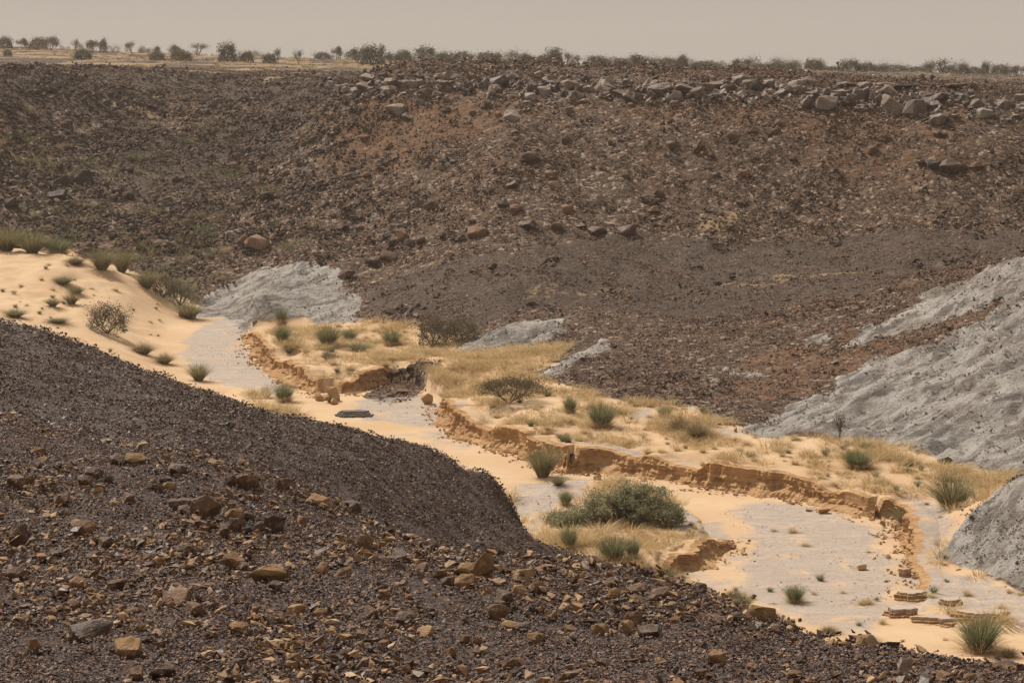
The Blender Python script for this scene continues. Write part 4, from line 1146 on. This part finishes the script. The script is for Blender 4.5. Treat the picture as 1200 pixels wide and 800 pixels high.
def acacia_meshes(seed, leafmat, n_leaf=900, leaf=.05, style='umbrella'):
    """unit-ish tree: width about 1, height 1 for 'umbrella'; dense shrub for 'bush'"""
    rnd = random.Random(seed); r = np.random.default_rng(seed)
    segs, tips = [], []
    if style == 'umbrella':
        for k in range(rnd.choice((3, 4, 4))):
            a = k * 1.7 + rnd.uniform(-.4, .4); d = np.array([.62 * math.cos(a), .62 * math.sin(a), .8])
            branch_tree(rnd, np.array([0, 0, -.03]), d / np.linalg.norm(d), .27, .022, 3, segs, tips, .08, .6, .62)
        spreadz = .075
    elif style == 'bush':
        for k in range(6):
            a = k * 1.05 + rnd.uniform(-.3, .3); d = np.array([.8 * math.cos(a), .8 * math.sin(a), .6]); d /= np.linalg.norm(d)
            branch_tree(rnd, np.array([0, 0, 0.]), d, .26, .018, 3, segs, tips, .12, .6)
        spreadz = .09
    else:                                        # 'bare': sparse crown
        for k in range(2):
            a = rnd.uniform(0, 6.28)
            branch_tree(rnd, np.array([0, 0, -.03]), np.array([.3 * math.cos(a), .3 * math.sin(a), .95]), .34, .03, 4, segs, tips, .14, .5)
        spreadz = .05
    T = np.array(tips)
    ctr = T[r.integers(0, len(T), n_leaf)]
    if style == 'bare': spreadz = .10
    pts = ctr + r.normal(0, 1, (n_leaf, 3)) * [.1, .1, spreadz]
    if style == 'bush':
        e = r.normal(0, 1, (n_leaf, 3)); e /= np.linalg.norm(e, axis=1)[:, None]; rad = .3 + .22 * r.random((n_leaf, 1)) ** .4
        lump = 1 + .25 * fbm(e[:, 0] * 2.5 + seed, e[:, 1] * 2.5 + e[:, 2] * 2, 3)[:, None]
        e = e * rad * lump * [1, 1, .9]; e[:, 2] = np.abs(e[:, 2]) * 1.05 + .02
        mixk = r.random(n_leaf) < .7
        e[:, 2] *= 1.1; pts = np.where(mixk[:, None], e + [0, 0, .01], pts)
    pts[:, 2] = np.maximum(pts[:, 2], .02)
    allz = max(np.percentile(pts[:, 2], 96), .1); w = np.percentile(np.abs(pts[:, :2]), 95) * 2
    sv = np.array([1 / w, 1 / w, 1 / allz])
    Vl, Fl = leaves(pts * sv, r, leaf)
    Vt, Ft = tubes([(np.array(a_) * sv, np.array(b_) * sv, c1, c2) for a_, b_, c1, c2 in segs])
    return mesh_np('trunk', Vt, Ft, M['bark']), mesh_np('crown', Vl, Fl, leafmat)

PL = {}
PL['green'] = [(blades_mesh('green_stems', 20 + i, M['broom_green'], 1000, spread=.5, lean=.75, width=.013), blades_mesh('dry_stems', 40 + i, M['straw'], 420, h=.5, spread=1.0, lean=1.0, width=.014, base=.3)) for i in range(4)]
PL['dry'] = [(blades_mesh('dry_stems', 60 + i, M['broom_dry'], 900, spread=.62, lean=.95, width=.012, droop=.3), blades_mesh('twigs', 80 + i, M['twig'], 120, h=.8, spread=.6, lean=.9, width=.02)) for i in range(4)]
PL['mixed'] = [(blades_mesh('green_stems', 120 + i, M['broom_green'], 560, spread=.6, lean=.9, width=.014), blades_mesh('dry_stems', 140 + i, M['broom_dry'], 560, h=.9, spread=.65, lean=.95, width=.014)) for i in range(4)]
PL['straw'] = [(blades_mesh('straw_blades', 160 + i, M['straw'], 260, spread=.7, lean=.95, width=.025, droop=.3), None) for i in range(5)]
PL['smallgreen'] = [(blades_mesh('green_blades', 180 + i, M['broom_green'], 220, spread=.6, lean=.9, width=.028), None) for i in range(4)]
PL['bush'] = [acacia_meshes(220 + i, M['leaf_dry'], 4500, .022, 'bush') for i in range(3)]
PL['bushgreen'] = [acacia_meshes(240 + i, M['leaf_acacia'], 4500, .022, 'bush') for i in range(3)]
PL['umbrella'] = [acacia_meshes(260 + i, M['leaf_far'], 1500, .036, 'umbrella') for i in range(5)]
PL['bare'] = [acacia_meshes(280 + i, M['leaf_far'], 650, .03, 'bare') for i in range(4)]
PL['farbush'] = [acacia_meshes(300 + i, M['leaf_far'], 2200, .04, 'bush') for i in range(4)]

def plant(style, u, v, w, h, label, cat='shrub', group=None, name='shrub', where='valley', Y=None, variant=None, lean=0.0):
    if Y is None: x, y, z = at(u, v, where)
    else:
        rx, rz = ray(u, v); x, y = rx * Y, Y; z = float(valley_z(x, y))
        h = max(h, (rz * 0 + (float(ray(u, v - h)[1]) * Y - z)) * F / Y)
    if 'behind the dune top' in label: y += 1.7; x *= 1 + 1.7 / y; z = float(valley_z(x, y)); h *= 1.15
    px = y / F
    a, b = PL[style][random.randrange(len(PL[style])) if variant is None else variant]
    wid = {'green': 1.05, 'dry': 1.35, 'mixed': 1.3, 'straw': 1.5, 'smallgreen': 1.2}.get(style, 1.0)
    sc_ = (w * px / wid, w * px / wid, h * px)
    if b is None:
        return link(name, a, loc=(x, y, z - .02), rot=(lean, 0, random.uniform(0, 6.28)), scale=sc_, label=label, category=cat, group=group)
    t = thing(name, label, cat, group, (x, y, z - .02), (0, lean, random.uniform(0, 6.28)), sc_)
    link(a.name.split('.')[0], a, t); link(b.name.split('.')[0], b, t)
    return t

SHRUBS = [
 ('green', 705, 501, 37, 33, 'round green broom shrub standing alone in the middle of the long terrace'),
 ('mixed', 636, 559, 40, 46, 'tall green and straw shrub against the long bank at its left part'),
 ('green', 668, 484, 18, 24, 'small upright green shrub left of the round one on the terrace'),
 ('green', 779, 488, 19, 14, 'low bright green shrub at the foot of the dark scree'),
 ('dry', 796, 505, 32, 24, 'ball of dry brown twigs, left one of two on the terrace'),
 ('dry', 817, 514, 36, 28, 'ball of dry brown twigs, right one of two on the terrace'),
 ('green', 1005, 548, 38, 24, 'green shrub at the foot of the grey clay hill'),
 ('mixed', 1115, 596, 58, 47, 'big green and straw shrub on the right terrace below the pale clay'),
 ('mixed', 1066, 617, 46, 28, 'grey-green sprawling shrub on the terrace corner'),
 ('green', 1148, 763, 56, 48, 'large bright green tussock at the lower right'),
 ('green', 931, 706, 26, 24, 'green tussock with straw foot on the bed near the near slope'),
 ('mixed', 870, 713, 28, 22, 'low green and straw tussock behind the near slope crest'),
 ('green', 718, 658, 40, 34, 'green broom shrub in front of the big leafy bush, left of a pair'),
 ('green', 741, 656, 20, 32, 'narrow green broom shrub in front of the big bush, right of a pair'),
 ('green', 667, 644, 22, 32, 'bright green shrub at the lower left edge of the big bush'),
 ('green', 779, 687, 24, 28, 'green tussock below the short bank of the island'),
 ('green', 663, 592, 18, 21, 'small green tuft behind the left end of the big bush'),
 ('mixed', 654, 568, 20, 12, 'low straw mound beside the tall shrub at the bank'),
 ('bare', 983, 517, 20, 34, 'thin grey-green bush rooted on the grey clay slope'),
 ('mixed', 120, 316, 34, 30, 'green tussock on the dune crest, left of a pair'),
 ('mixed', 143, 319, 27, 33, 'green tussock on the dune crest, right of a pair'),
 ('mixed', 172, 338, 30, 28, 'green-brown shrub slipping down the dune crest'),
 ('bush', 192, 349, 34, 24, 'dry brown shrub on the dune crest beside the dark one'),
 ('bushgreen', 212, 358, 36, 32, 'dark round shrub at the low end of the dune crest'),
 ('mixed', 8, 299, 42, 30, 'olive shrub behind the dune top at the left edge'),
 ('mixed', 38, 300, 38, 28, 'olive shrub behind the dune top, second from left edge'),
 ('green', 68, 300, 36, 19, 'low green shrub behind the dune top, third from left edge'),
 ('dry', 89, 310, 28, 12, 'pale grey tuft lying on the dune crest'),
 ('bush', 126, 391, 46, 34, 'brown-green twiggy shrub low on the dune flank'),
 ('mixed', 222, 373, 34, 22, 'scrubby mat of green and brown on the dune hummock'),
 ('mixed', 74, 333, 28, 12, 'creeping green plant on the dune flank, upper left'),
 ('mixed', 90, 345, 20, 11, 'creeping green plant trailing below the upper one on the dune'),
 ('dry', 84, 356, 24, 18, 'dry grey-green tuft in the middle of the dune flank'),
 ('mixed', 62, 359, 20, 12, 'small dark tuft in a blowout of the dune flank'),
 ('mixed', 18, 372, 30, 12, 'low green plant at the lower left of the dune'),
 ('mixed', 68, 378, 28, 7, 'flat dark green mat on the lower dune'),
 ('mixed', 233, 446, 28, 24, 'green tussock on the sand just behind the dark ridge'),
 ('dry', 168, 415, 34, 18, 'dry brown shrub on sand behind the dark ridge'),
 ('dry', 193, 426, 30, 16, 'grey dry shrub right of the brown one behind the dark ridge'),
 ('green', 333, 471, 26, 26, 'green tussock on the bed behind the dark ridge'),
 ('dry', 312, 466, 18, 18, 'straw coloured tuft left of the tussock behind the dark ridge'),
 ('green', 330, 382, 15, 26, 'tall thin green shrub, upper one on the left terrace tip'),
 ('green', 331, 403, 20, 26, 'tall thin green shrub, lower one on the left terrace tip'),
 ('mixed', 384, 406, 32, 32, 'grey-green rounded shrub on the left terrace'),
 ('green', 410, 401, 18, 18, 'green shrub just right of the rounded one on the left terrace'),
 ('green', 459, 405, 24, 21, 'green shrub in front of the dark apron on the left terrace'),
 ('mixed', 421, 411, 32, 11, 'low sprawling grey-green shrub on the left terrace'),
 ('dry', 384, 421, 22, 11, 'dry low shrub near the edge of the left terrace'),
 ('dry', 566, 507, 22, 22, 'grey dead shrub hanging over the left end of the long bank'),
 ('smallgreen', 411, 436, 12, 9, 'little grey-green tuft near the bank lip of the left terrace'),
 ('dry', 797, 681, 26, 14, 'straw clump leaning on the left end of the short island bank'),
 ('dry', 387, 472, 15, 15, 'straw clump at the corner of the left cut bank beside orange clods'),
 ('dry', 860, 700, 24, 12, 'straw clump above the near slope crest, left of the low green tussock'),
 ('dry', 905, 726, 26, 14, 'straw clump between two green tussocks by the near slope'),
 ('dry', 1018, 755, 30, 13, 'straw clump behind the red-brown crest boulder'),
 ('dry', 972, 742, 26, 12, 'straw clump behind the dark grey crest stone'),
 ('dry', 1182, 770, 26, 16, 'straw clump right of the large lower right tussock'),
 ('dry', 643, 660, 20, 18, 'straw clump beside the dark ridge foot'),
 ('dry', 690, 668, 24, 14, 'straw clump left of the front broom shrubs'),
]
for s in SHRUBS:
    if not s[5]: continue
    plant(s[0], s[1], s[2], s[3], s[4], s[5])
def tree_at(style, u, v, w, h, label, name='acacia_tree', cat='tree', **k): return plant(style, u, v, w, h, label, cat, None, name, **k)
tree_at('bush', 507, 408, 36, 37, 'round brown acacia bush on the terrace, left of a pair', 'acacia_bush', 'bush')
tree_at('bush', 541, 402, 40, 29, 'broad pale brown shrub right of the round acacia bush', 'acacia_bush', 'bush')

# the flat-crowned dry acacia with visible stems
def big_acacia(u, v, w, h, label):
    x, y, z = at(u, v, 'valley'); px = y / F; Wd, Hd = w * px, h * px
    rnd = random.Random(5); r = np.random.default_rng(5); segs, tips = [], []
    for k in range(5):
        a = k * 1.3; d = np.array([.75 * math.cos(a), .6 * math.sin(a), .75]); d /= np.linalg.norm(d)
        branch_tree(rnd, np.array([0, 0, 0.]), d, .30, .022, 3, segs, tips, .05, .6, .75)
    T = np.array(tips); mx = np.abs(T[:, 0]).max(); sv = np.array([Wd / 2 / mx, Wd / 2 / mx * .9, Hd / (T[:, 2].max() + .08)])
    n = 9000
    pts = T[r.integers(0, len(T), n)] + r.normal(0, 1, (n, 3)) * [.09, .09, .06]
    pts[:, 2] = np.maximum(pts[:, 2], .3 * r.random(n) + .1)
    Vl, Fl = leaves(pts * sv, r, .028)
    Vt, Ft = tubes([(a_ * sv, b_ * sv, c1 * 1.6, c2 * 1.6) for a_, b_, c1, c2 in segs])
    t = thing('acacia_tree', label, 'tree', None, (x, y, z))
    link('trunk', mesh_np('trunk', Vt, Ft, M['bark']), t); link('crown', mesh_np('crown', Vl, Fl, M['leaf_dry']), t)
big_acacia(597, 473, 74, 34, 'spreading dry brown acacia with visible forked stems in the valley middle')

def big_bush():
    x, y, z = at(728, 618, 'valley'); px = y / F
    r = np.random.default_rng(9); rnd = random.Random(9)
    t = thing('leafy_bush', 'big dark green leafy bush on the sandy island, largest plant in the valley', 'bush', None, (x, y + .6, z - .05))
    # clumps that build the outline: (x px from centre, half width px, top px)
    lob = [(-76, 14, 9), (-66, 17, 14), (-48, 18, 20), (-34, 22, 38), (-15, 26, 48), (8, 26, 54), (28, 24, 52), (45, 22, 44), (58, 18, 32), (66, 13, 18), (-5, 30, 40), (20, 30, 38)]
    P_ = []; segs = []
    for cx, hw, top in lob:
        for _ in range(10):
            c = np.array([(cx + r.normal(0, hw * .38)) * px, r.normal(0, .45), max(.12, (top * r.uniform(.25, .86)) * px)])
            rad = r.uniform(.16, .42)
            n = 330
            e = r.normal(0, 1, (n, 3)); e /= np.linalg.norm(e, axis=1)[:, None]
            P_.append(c + e * rad * (.35 + .8 * r.random((n, 1))) * [1.15, 1.0, .8])
            m_ = c * [.55, .5, .45] + r.normal(0, .05, 3)
            segs += [((c[0] * .25, c[1] * .3, 0), m_, .03, .02), (m_, c, .02, .008)]
            for _k in range(4):
                q = c + r.normal(0, 1, 3) * rad * .8; segs.append((c, q, .008, .003))
    P_ = np.concatenate(P_); P_ = P_[P_[:, 2] > .03]
    Vl, Fl = leaves(P_, r, .034)
    link('foliage', mesh_np('foliage', Vl, Fl, M['leaf_acacia']), t)
    Vt, Ft = tubes(segs, 4); link('stems', mesh_np('stems', Vt, Ft, M['bark']), t)
big_bush()

# small tufts one by one, on terraces and dune
def ok_spot(u, v):
    x, y, z = at(u, v)
    if y < 62: return None
    if gv['sand'](x, y) < .5: return None
    return x, y, z
n_t = 0
zones = [(560, 1120, 455, 575, 150), (300, 560, 372, 445, 45), (610, 860, 600, 700, 40), (820, 1200, 690, 765, 30), (0, 230, 305, 430, 40), (1040, 1200, 560, 720, 14), (860, 1050, 590, 720, 6)]
for u0, u1, v0, v1, n in zones:
    k = 0; tries = 0
    while k < n and tries < n * 12:
        tries += 1
        u, v = random.uniform(u0, u1), random.uniform(v0, v1)
        p = ok_spot(u, v)
        if p is None or gv['sd'](p[0], p[1]) < (.9 if u0 not in (820, 860) else -3): continue
        gr = random.random() < (.28 if u0 else .5)
        s = random.uniform(6, 15) * (.6 if u0 == 0 else 1)
        if gr: plant('smallgreen', u, v, s, s * random.uniform(.6, .9), 'small green grass tuft growing in sand among many alike', 'grass tuft', 'small green tufts in the sand', 'grass_tuft')
        else: plant('straw', u, v, s * 1.25, s * random.uniform(.5, .8), 'small dry straw-yellow grass tuft growing in sand among many alike', 'grass tuft', 'straw tufts in the sand', 'grass_tuft')
        k += 1
# straw carpet
strawc = proto_collection('straw_pieces', [blades_mesh('straw_piece', 700 + i, M['straw'], 80, h=.36, spread=.9, lean=1.0, width=.02, base=.35) for i in range(4)])
x, y = rand_wedge(30000, 64, 135)
d_ = gv['sd'](x, y); st = gv['straw'](x, y); sa = gv['sand'](x, y)
pr = np.where((st > .4) & (y < 126), .20 + .6 * (fbm(x / 1.6, y / 1.6, 3) > -.05), 0) + np.where((sa > .5) & (d_ > .9) & (x / y > -.11) & (gv['grav'](x, y) < .5), .09 + .6 * sstep(-.1, .3, fbm(x / 2.0, y / 2.0, 4)), 0)
k = RNG.random(len(x)) < pr
scatter('dry_grass', 'thin dry straw grass covering the sandy terraces', 'dry grass', strawc, 4, x[k], y[k], valley_z, RNG.uniform(.5, 1.25, k.sum()), .1, upright=True)
scrubc = proto_collection('scrub_pieces', [blades_mesh('scrub_piece', 760 + i, M['straw'] if i % 2 else M['broom_dry'], 60, h=.3, spread=.9, lean=1.0, width=.04, base=.4) for i in range(4)])
x, y = rand_wedge(3000, 145, 420); t_ = x / y
k = ((y > 168) | (t_ < -.02)) & (RNG.random(len(x)) < np.where(gv['straw'](x, y) > .5, .7, 0) + np.where((t_ < -.08) & (y > 150) & (y < 200), .25 * (fbm(x / 4, y / 4, 3) > .1), 0)) & (gv['sand'](x, y) < .5)
scatter('hill_scrub', 'faded olive and straw scrub on the far slopes and plateau', 'scrub', scrubc, 4, x[k], y[k], valley_z, RNG.uniform(.6, 1.4, k.sum()), .1, upright=True)

olivec = proto_collection('olive_pieces', [blades_mesh('olive_piece', 780 + i, (M['broom_green'], M['broom_dry'])[i % 2], 70, h=.36, spread=.9, lean=1.0, width=.03, base=.5) for i in range(4)])
x, y = rand_wedge(5200, 152, 215, -.04, -.25)
k = (fbm(x / 3.5 + 12, y / 5, 4) > .12) & (y < 182 + 30 * fbm(x / 8, y * 0, 2)) & (RNG.random(len(x)) < .30 * sstep(-.06, -.13, x / y))
scatter('hollow_scrub', 'olive and straw scrub growing between dark rocks in the left hollow', 'scrub', olivec, 4, x[k], y[k], valley_z, RNG.uniform(.5, 1.5, k.sum()), .1, upright=True)

# ------------------------------------------------------------------ trees of the plateau
TREES = [
 (5, 53, 22, 12, 'farbush', 400, 'dark bushy tree at the left edge of the skyline'), (26, 54, 16, 11, 'umbrella', 400, 'small flat tree second from the left on the skyline'), (44, 54, 26, 12, 'farbush', 400, 'wide low tree on the skyline at far left'),
 (60, 54, 20, 14, 'umbrella', 395, 'tree with a bumpy crown at far left skyline'), (89, 55, 14, 12, 'bare', 390, 'bare twiggy tree left of the flat one'), (108, 56, 24, 11, 'umbrella', 390, 'flat dark tree on the left skyline'), (121, 56, 10, 13, 'farbush', 390, 'narrow dark tree touching the flat one at left'),
 (155, 60, 18, 14, 'bare', 380, 'leafless leaning tree on the left skyline'), (184, 58, 8, 5, 'farbush', 420, 'tiny dark bush on the left skyline'), (205, 62, 18, 11, 'umbrella', 390, 'low flat tree left of the two-part tree'),
 (232, 62, 24, 14, 'bare', 370, 'two-part tree with dark left side'), (9, 66, 12, 9, 'farbush', 330, 'small round bush on the plateau at far left'), (97, 69, 26, 13, 'farbush', 310, 'brown round bush on the plateau below the flat tree'), (184, 71, 20, 12, 'farbush', 310, 'small dark bush on the plateau left of the big pair'),
 (212, 72, 28, 16, 'farbush', 305, 'round brown bush, left of the dark pointed tree'), (267, 73, 24, 26, 'farbush', 300, 'dark pointed tree standing in front of the left skyline'), (289, 73, 20, 15, 'farbush', 300, 'dark round bush right of the pointed tree'),
 (316, 73, 20, 12, 'farbush', 305, 'brown bush between dark tree and thin tree'), (326, 73, 12, 20, 'bare', 303, 'thin upright tree behind a brown bush'), (350, 73, 16, 18, 'bare', 300, 'thin tree with pointed top right of the brown bush'),
 (395, 66, 16, 14, 'umbrella', 370, 'small dark tree left of the big centre-left grove'), (378, 68, 26, 8, 'farbush', 400, 'low hazy tree line left of the grove'),
 (418, 72, 26, 18, 'umbrella', 330, 'hazy wide tree at the left of the grove'), (436, 76, 32, 26, 'farbush', 300, 'largest dense tree in the centre-left grove'), (447, 74, 12, 27, 'bare', 302, 'tall thin leaning tree rising above the grove'),
 (460, 78, 26, 18, 'umbrella', 295, 'umbrella tree just right of the grove'), (476, 70, 18, 13, 'farbush', 350, 'hazy green bush between two umbrella trees'), (498, 74, 28, 20, 'umbrella', 320, 'dark flat-topped acacia right of the grove'),
 (505, 82, 22, 18, 'bare', 275, 'bare shrub below the dark flat-topped acacia'), (540, 76, 24, 16, 'farbush', 330, 'hazy bush left of the centre line'), (553, 76, 18, 14, 'bare', 320, 'twiggy tree beside the white mark'),
 (520, 71, 22, 9, 'farbush', 400, 'low hazy bush right of the flat-topped acacia'), (570, 75, 32, 14, 'farbush', 350, 'wide hazy tree at centre left'), (584, 76, 14, 14, 'bare', 320, 'bare tree at the end of the wide hazy one'),
 (613, 78, 16, 16, 'umbrella', 310, 'small open tree at the centre skyline'), (622, 78, 14, 13, 'umbrella', 312, 'small open tree close right of the centre one'), (640, 77, 34, 12, 'farbush', 380, 'long hazy thicket at centre'), (650, 78, 20, 22, 'farbush', 310, 'tall bushy tree right of the centre thicket'),
 (663, 78, 12, 18, 'bare', 312, 'narrow dark tree joined to the tall bushy one'), (676, 78, 14, 14, 'bare', 320, 'thin tree with pointed shoots right of centre'), (698, 79, 26, 14, 'farbush', 340, 'hazy rounded tree right of centre'),
 (712, 79, 16, 10, 'umbrella', 350, 'small pale tree after the rounded one'), (729, 82, 22, 14, 'farbush', 300, 'dark lump of bush right of centre'), (748, 82, 26, 18, 'umbrella', 310, 'dark tree with an uneven crown right of centre'),
 (763, 82, 14, 14, 'bare', 315, 'thin tree at the right of the uneven crown'), (784, 81, 28, 11, 'farbush', 360, 'pale low tree right of the uneven dark tree'), (800, 82, 14, 15, 'farbush', 345, 'dark upright bush on the right centre skyline'),
 (825, 82, 44, 9, 'farbush', 410, 'long hazy hedge of bushes on the right centre skyline'), (868, 83, 24, 12, 'umbrella', 370, 'flat tree on the right centre skyline'), (888, 84, 30, 8, 'farbush', 400, 'low hazy bush right of the flat tree'),
 (907, 85, 20, 9, 'farbush', 380, 'low dark bush left of the round one'), (924, 84, 20, 9, 'farbush', 380, 'low wide bush beside the round one'), (954, 85, 22, 13, 'farbush', 350, 'round dark bush standing clear on the right skyline'),
 (997, 86, 24, 14, 'farbush', 360, 'dense dark bush right of the crooked stump'), (1010, 86, 12, 10, 'farbush', 360, 'small bush attached to the dense dark one'), (1020, 86, 16, 10, 'farbush', 400, 'small pointed hazy bush on the right skyline'),
 (1045, 88, 46, 10, 'farbush', 410, 'long hazy mound of bushes at right'), (1075, 89, 20, 9, 'farbush', 400, 'pale hazy bush left of the twin trees'), (1089, 89, 12, 13, 'bare', 330, 'small dark tree left of the big umbrella acacia'),
 (1103, 89, 32, 18, 'bare', 325, 'big umbrella acacia with bare forked trunk on the right skyline'), (1112, 89, 22, 11, 'farbush', 360, 'hazy bush behind the big umbrella acacia'), (1129, 90, 13, 12, 'farbush', 350, 'brown bush right of the big umbrella acacia'),
 (1142, 90, 22, 10, 'farbush', 400, 'hazy green bush near the right end'), (1154, 90, 10, 15, 'farbush', 340, 'dark column-shaped tree near the right end'), (1172, 91, 22, 13, 'farbush', 350, 'green spiky bush near the right end'),
 (1193, 91, 20, 12, 'umbrella', 330, 'umbrella tree cut by the right edge'), (975, 86, 34, 7, 'farbush', 400, 'low hazy bushes around the crooked stump'), (735, 81, 30, 8, 'farbush', 410, 'faint hazy bushes behind the dark lump'),
]
def ground_row(x, Y): return None
for u, v, w, h, style, Y, lab in TREES:
    rx, _ = ray(u, v); x = float(rx * Y); z = float(valley_z(x, Y))
    a, b = PL[style][random.randrange(len(PL[style]))]
    px = Y / F
    ztop = float(ray(u, v - h)[1]) * Y
    hh = max(ztop - z, h * px * .8) * (.92 if u < 780 else 1.1); w *= .95 if u > 480 else .85; hh *= 1 if u > 480 else .88
    bushy = style == 'farbush'
    t = thing('bush' if bushy else 'acacia_tree', lab, 'bush' if bushy else 'tree', 'trees and bushes along the skyline', (x, Y, z - .05), (0, 0, random.uniform(0, 6.28)), (w * px, w * px, hh + .05))
    link('trunk', a, t); link('crown', b, t)
# hazy thickets farther off, one mass
farc = proto_collection('thicket_pieces', [acacia_meshes(340 + i, M['leaf_far'], 900, .035, 'bush')[1] for i in range(3)])
n = 340; tt = RNG.uniform(-.24, .24, n); yy = RNG.uniform(395, 470, n)
scatter('far_thicket', 'hazy line of far thickets along the horizon', 'thicket', farc, 3, tt * yy, yy, valley_z, (.5 + 1.9 * RNG.random(n) ** 2) * np.where(tt > -.07, 1, .55), 0, upright=True)

# crooked dead stump and the white mark by a post
def stump():
    Y = 330; x = float(ray(982, 86)[0] * Y); z = float(valley_z(x, Y)); px = Y / F
    t = thing('dead_tree', 'crooked dead trunk with a broken head sticking up on the right skyline', 'dead tree', None, (x, Y, z))
    H_ = 12 * px
    segs = [((0, 0, -.1), (.1, 0, H_ * .45), .16, .12), ((.1, 0, H_ * .45), (-.02, 0, H_ * .85), .12, .10), ((-.02, 0, H_ * .85), (-.2, 0, H_ * 1.02), .2, .14), ((.05, 0, H_ * .4), (.35, 0, H_ * .5), .08, .04)]
    Vt, Ft = tubes(segs, 7); link('trunk', mesh_np('trunk', Vt, Ft, M['bark']), t)
stump()
def post():
    Y = 318; x = float(ray(546, 76)[0] * Y); z = float(valley_z(x, Y)); px = Y / F
    t = thing('marker_post', 'tiny white board beside a short dark post among the centre-left trees', 'marker', None, (x, Y, z))
    Vt, Ft = tubes([((0, 0, -.1), (0, 0, .95), .05, .045)], 6); link('post', mesh_np('post', Vt, Ft, M['bark']), t)
    m, nt, b = new_mat('white_paint'); b.inputs['Base Color'].default_value = (.8, .78, .74, 1); b.inputs['Roughness'].default_value = .6
    bm = bmesh.new(); bmesh.ops.create_cube(bm, size=1); bmesh.ops.scale(bm, vec=(.3, .04, .2), verts=bm.verts); bmesh.ops.translate(bm, vec=(.17, 0, .85), verts=bm.verts)
    bmesh.ops.bevel(bm, geom=list(bm.edges), offset=.01, segments=1, affect='EDGES')
    me = bpy.data.meshes.new('board'); bm.to_mesh(me); bm.free(); me.materials.append(m); link('board', me, t)
post()
def bird():
    Y = 150; rx, rz = ray(1037, 28); s = 3 * Y / F
    V_ = np.array([(-.5, 0, .1), (-.2, .12, .02), (-.2, -.12, .02), (0, .14, -.04), (0, -.16, -.04), (.2, .12, .02), (.2, -.12, .02), (.5, 0, .1), (0, .3, 0), (0, -.34, .0), (0, 0, .06), (0, 0, -.1)]) * s
    F_ = [(0, 2, 1), (1, 2, 11), (1, 10, 2), (1, 11, 10), (5, 11, 6), (5, 10, 11), (5, 6, 7), (6, 10, 5), (8, 10, 11), (9, 11, 10), (2, 10, 9), (6, 9, 10)]
    link('bird', mesh_np('bird', V_, np.array(F_), M['bark']), loc=(float(rx) * Y, Y, float(rz) * Y), label='tiny dark bird speck in the empty sky at upper right', category='bird')
bird()

# ------------------------------------------------------------------ each small thing is told by the larger one beside it
def name_by_neighbour(group, anchor_names, noun, reach):
    DirY = lambda o: (F * o.location.x / o.location.y, -F * o.location.z / o.location.y)
    small = [o for o in bpy.data.objects if o.get('group') == group]
    anc = [o for o in bpy.data.objects if o.get('label') and o.get('group') != group and o.get('category') in anchor_names and 'among many alike' not in o['label'] and 'crowded row' not in o['label'] and not o.parent]
    seen, pairs = set(), []
    for o in small:
        u, v = DirY(o)
        for a in anc:
            au, av = DirY(a); d = math.hypot(u - au, v - av)
            if d < reach: pairs.append((d, o, a, u - au, v - av))
    pairs.sort(key=lambda p: p[0]); done = set()
    for d, o, a, du, dv in pairs:
        if o.name in done: continue
        side = ('right of' if du > 0 else 'left of') if abs(du) > abs(dv) * 1.3 else ('in front of' if dv > 0 else 'behind')
        key = (a.name, side)
        if key in seen: continue
        base = a['label'].split(',')[0].split(' on the ')[0].split(' in the ')[0]
        lab = '%s just %s the %s' % (noun, side, base)
        if len(lab.split()) > 16: continue
        seen.add(key); done.add(o.name); o['label'] = lab
name_by_neighbour('small brown stones on the near slope', ('rock',), 'small brown stone', 60)
name_by_neighbour('mid-sized boulders crowding the rim', ('boulder',), 'mid-sized boulder', 50)
name_by_neighbour('brown boulders on the open hillside', ('boulder',), 'plain brown boulder', 60)
name_by_neighbour('dark boulders in the hollow', ('boulder',), 'dark blocky boulder', 60)
name_by_neighbour('straw tufts in the sand', ('shrub', 'bush', 'tree', 'earth block'), 'small straw tuft', 60)
name_by_neighbour('small green tufts in the sand', ('shrub', 'bush', 'tree', 'earth block'), 'small green tuft', 60)

# ------------------------------------------------------------------ dusty air
def haze(density):
    x0, x1, y0, y1, z0, z1 = -330, 330, -20, 930, -30, 14
    v = [(x, y, z) for z in (z0, z1) for y in (y0, y1) for x in (x0, x1)]
    f = [(0, 2, 3, 1), (4, 5, 7, 6), (0, 1, 5, 4), (2, 6, 7, 3), (0, 4, 6, 2), (1, 3, 7, 5)]
    me = bpy.data.meshes.new('haze'); me.from_pydata(v, [], f); me.update()
    m = bpy.data.materials.new('haze'); m.use_nodes = True; nt = m.node_tree; nt.nodes.clear()
    o = nt.nodes.new('ShaderNodeOutputMaterial'); p = nt.nodes.new('ShaderNodeVolumePrincipled')
    p.inputs['Color'].default_value = (.93, .84, .74, 1); p.inputs['Density'].default_value = density; p.inputs['Anisotropy'].default_value = .3
    nt.links.new(p.outputs[0], o.inputs['Volume']); me.materials.append(m)
    link('haze', me, kind='stuff')
haze(.00026)
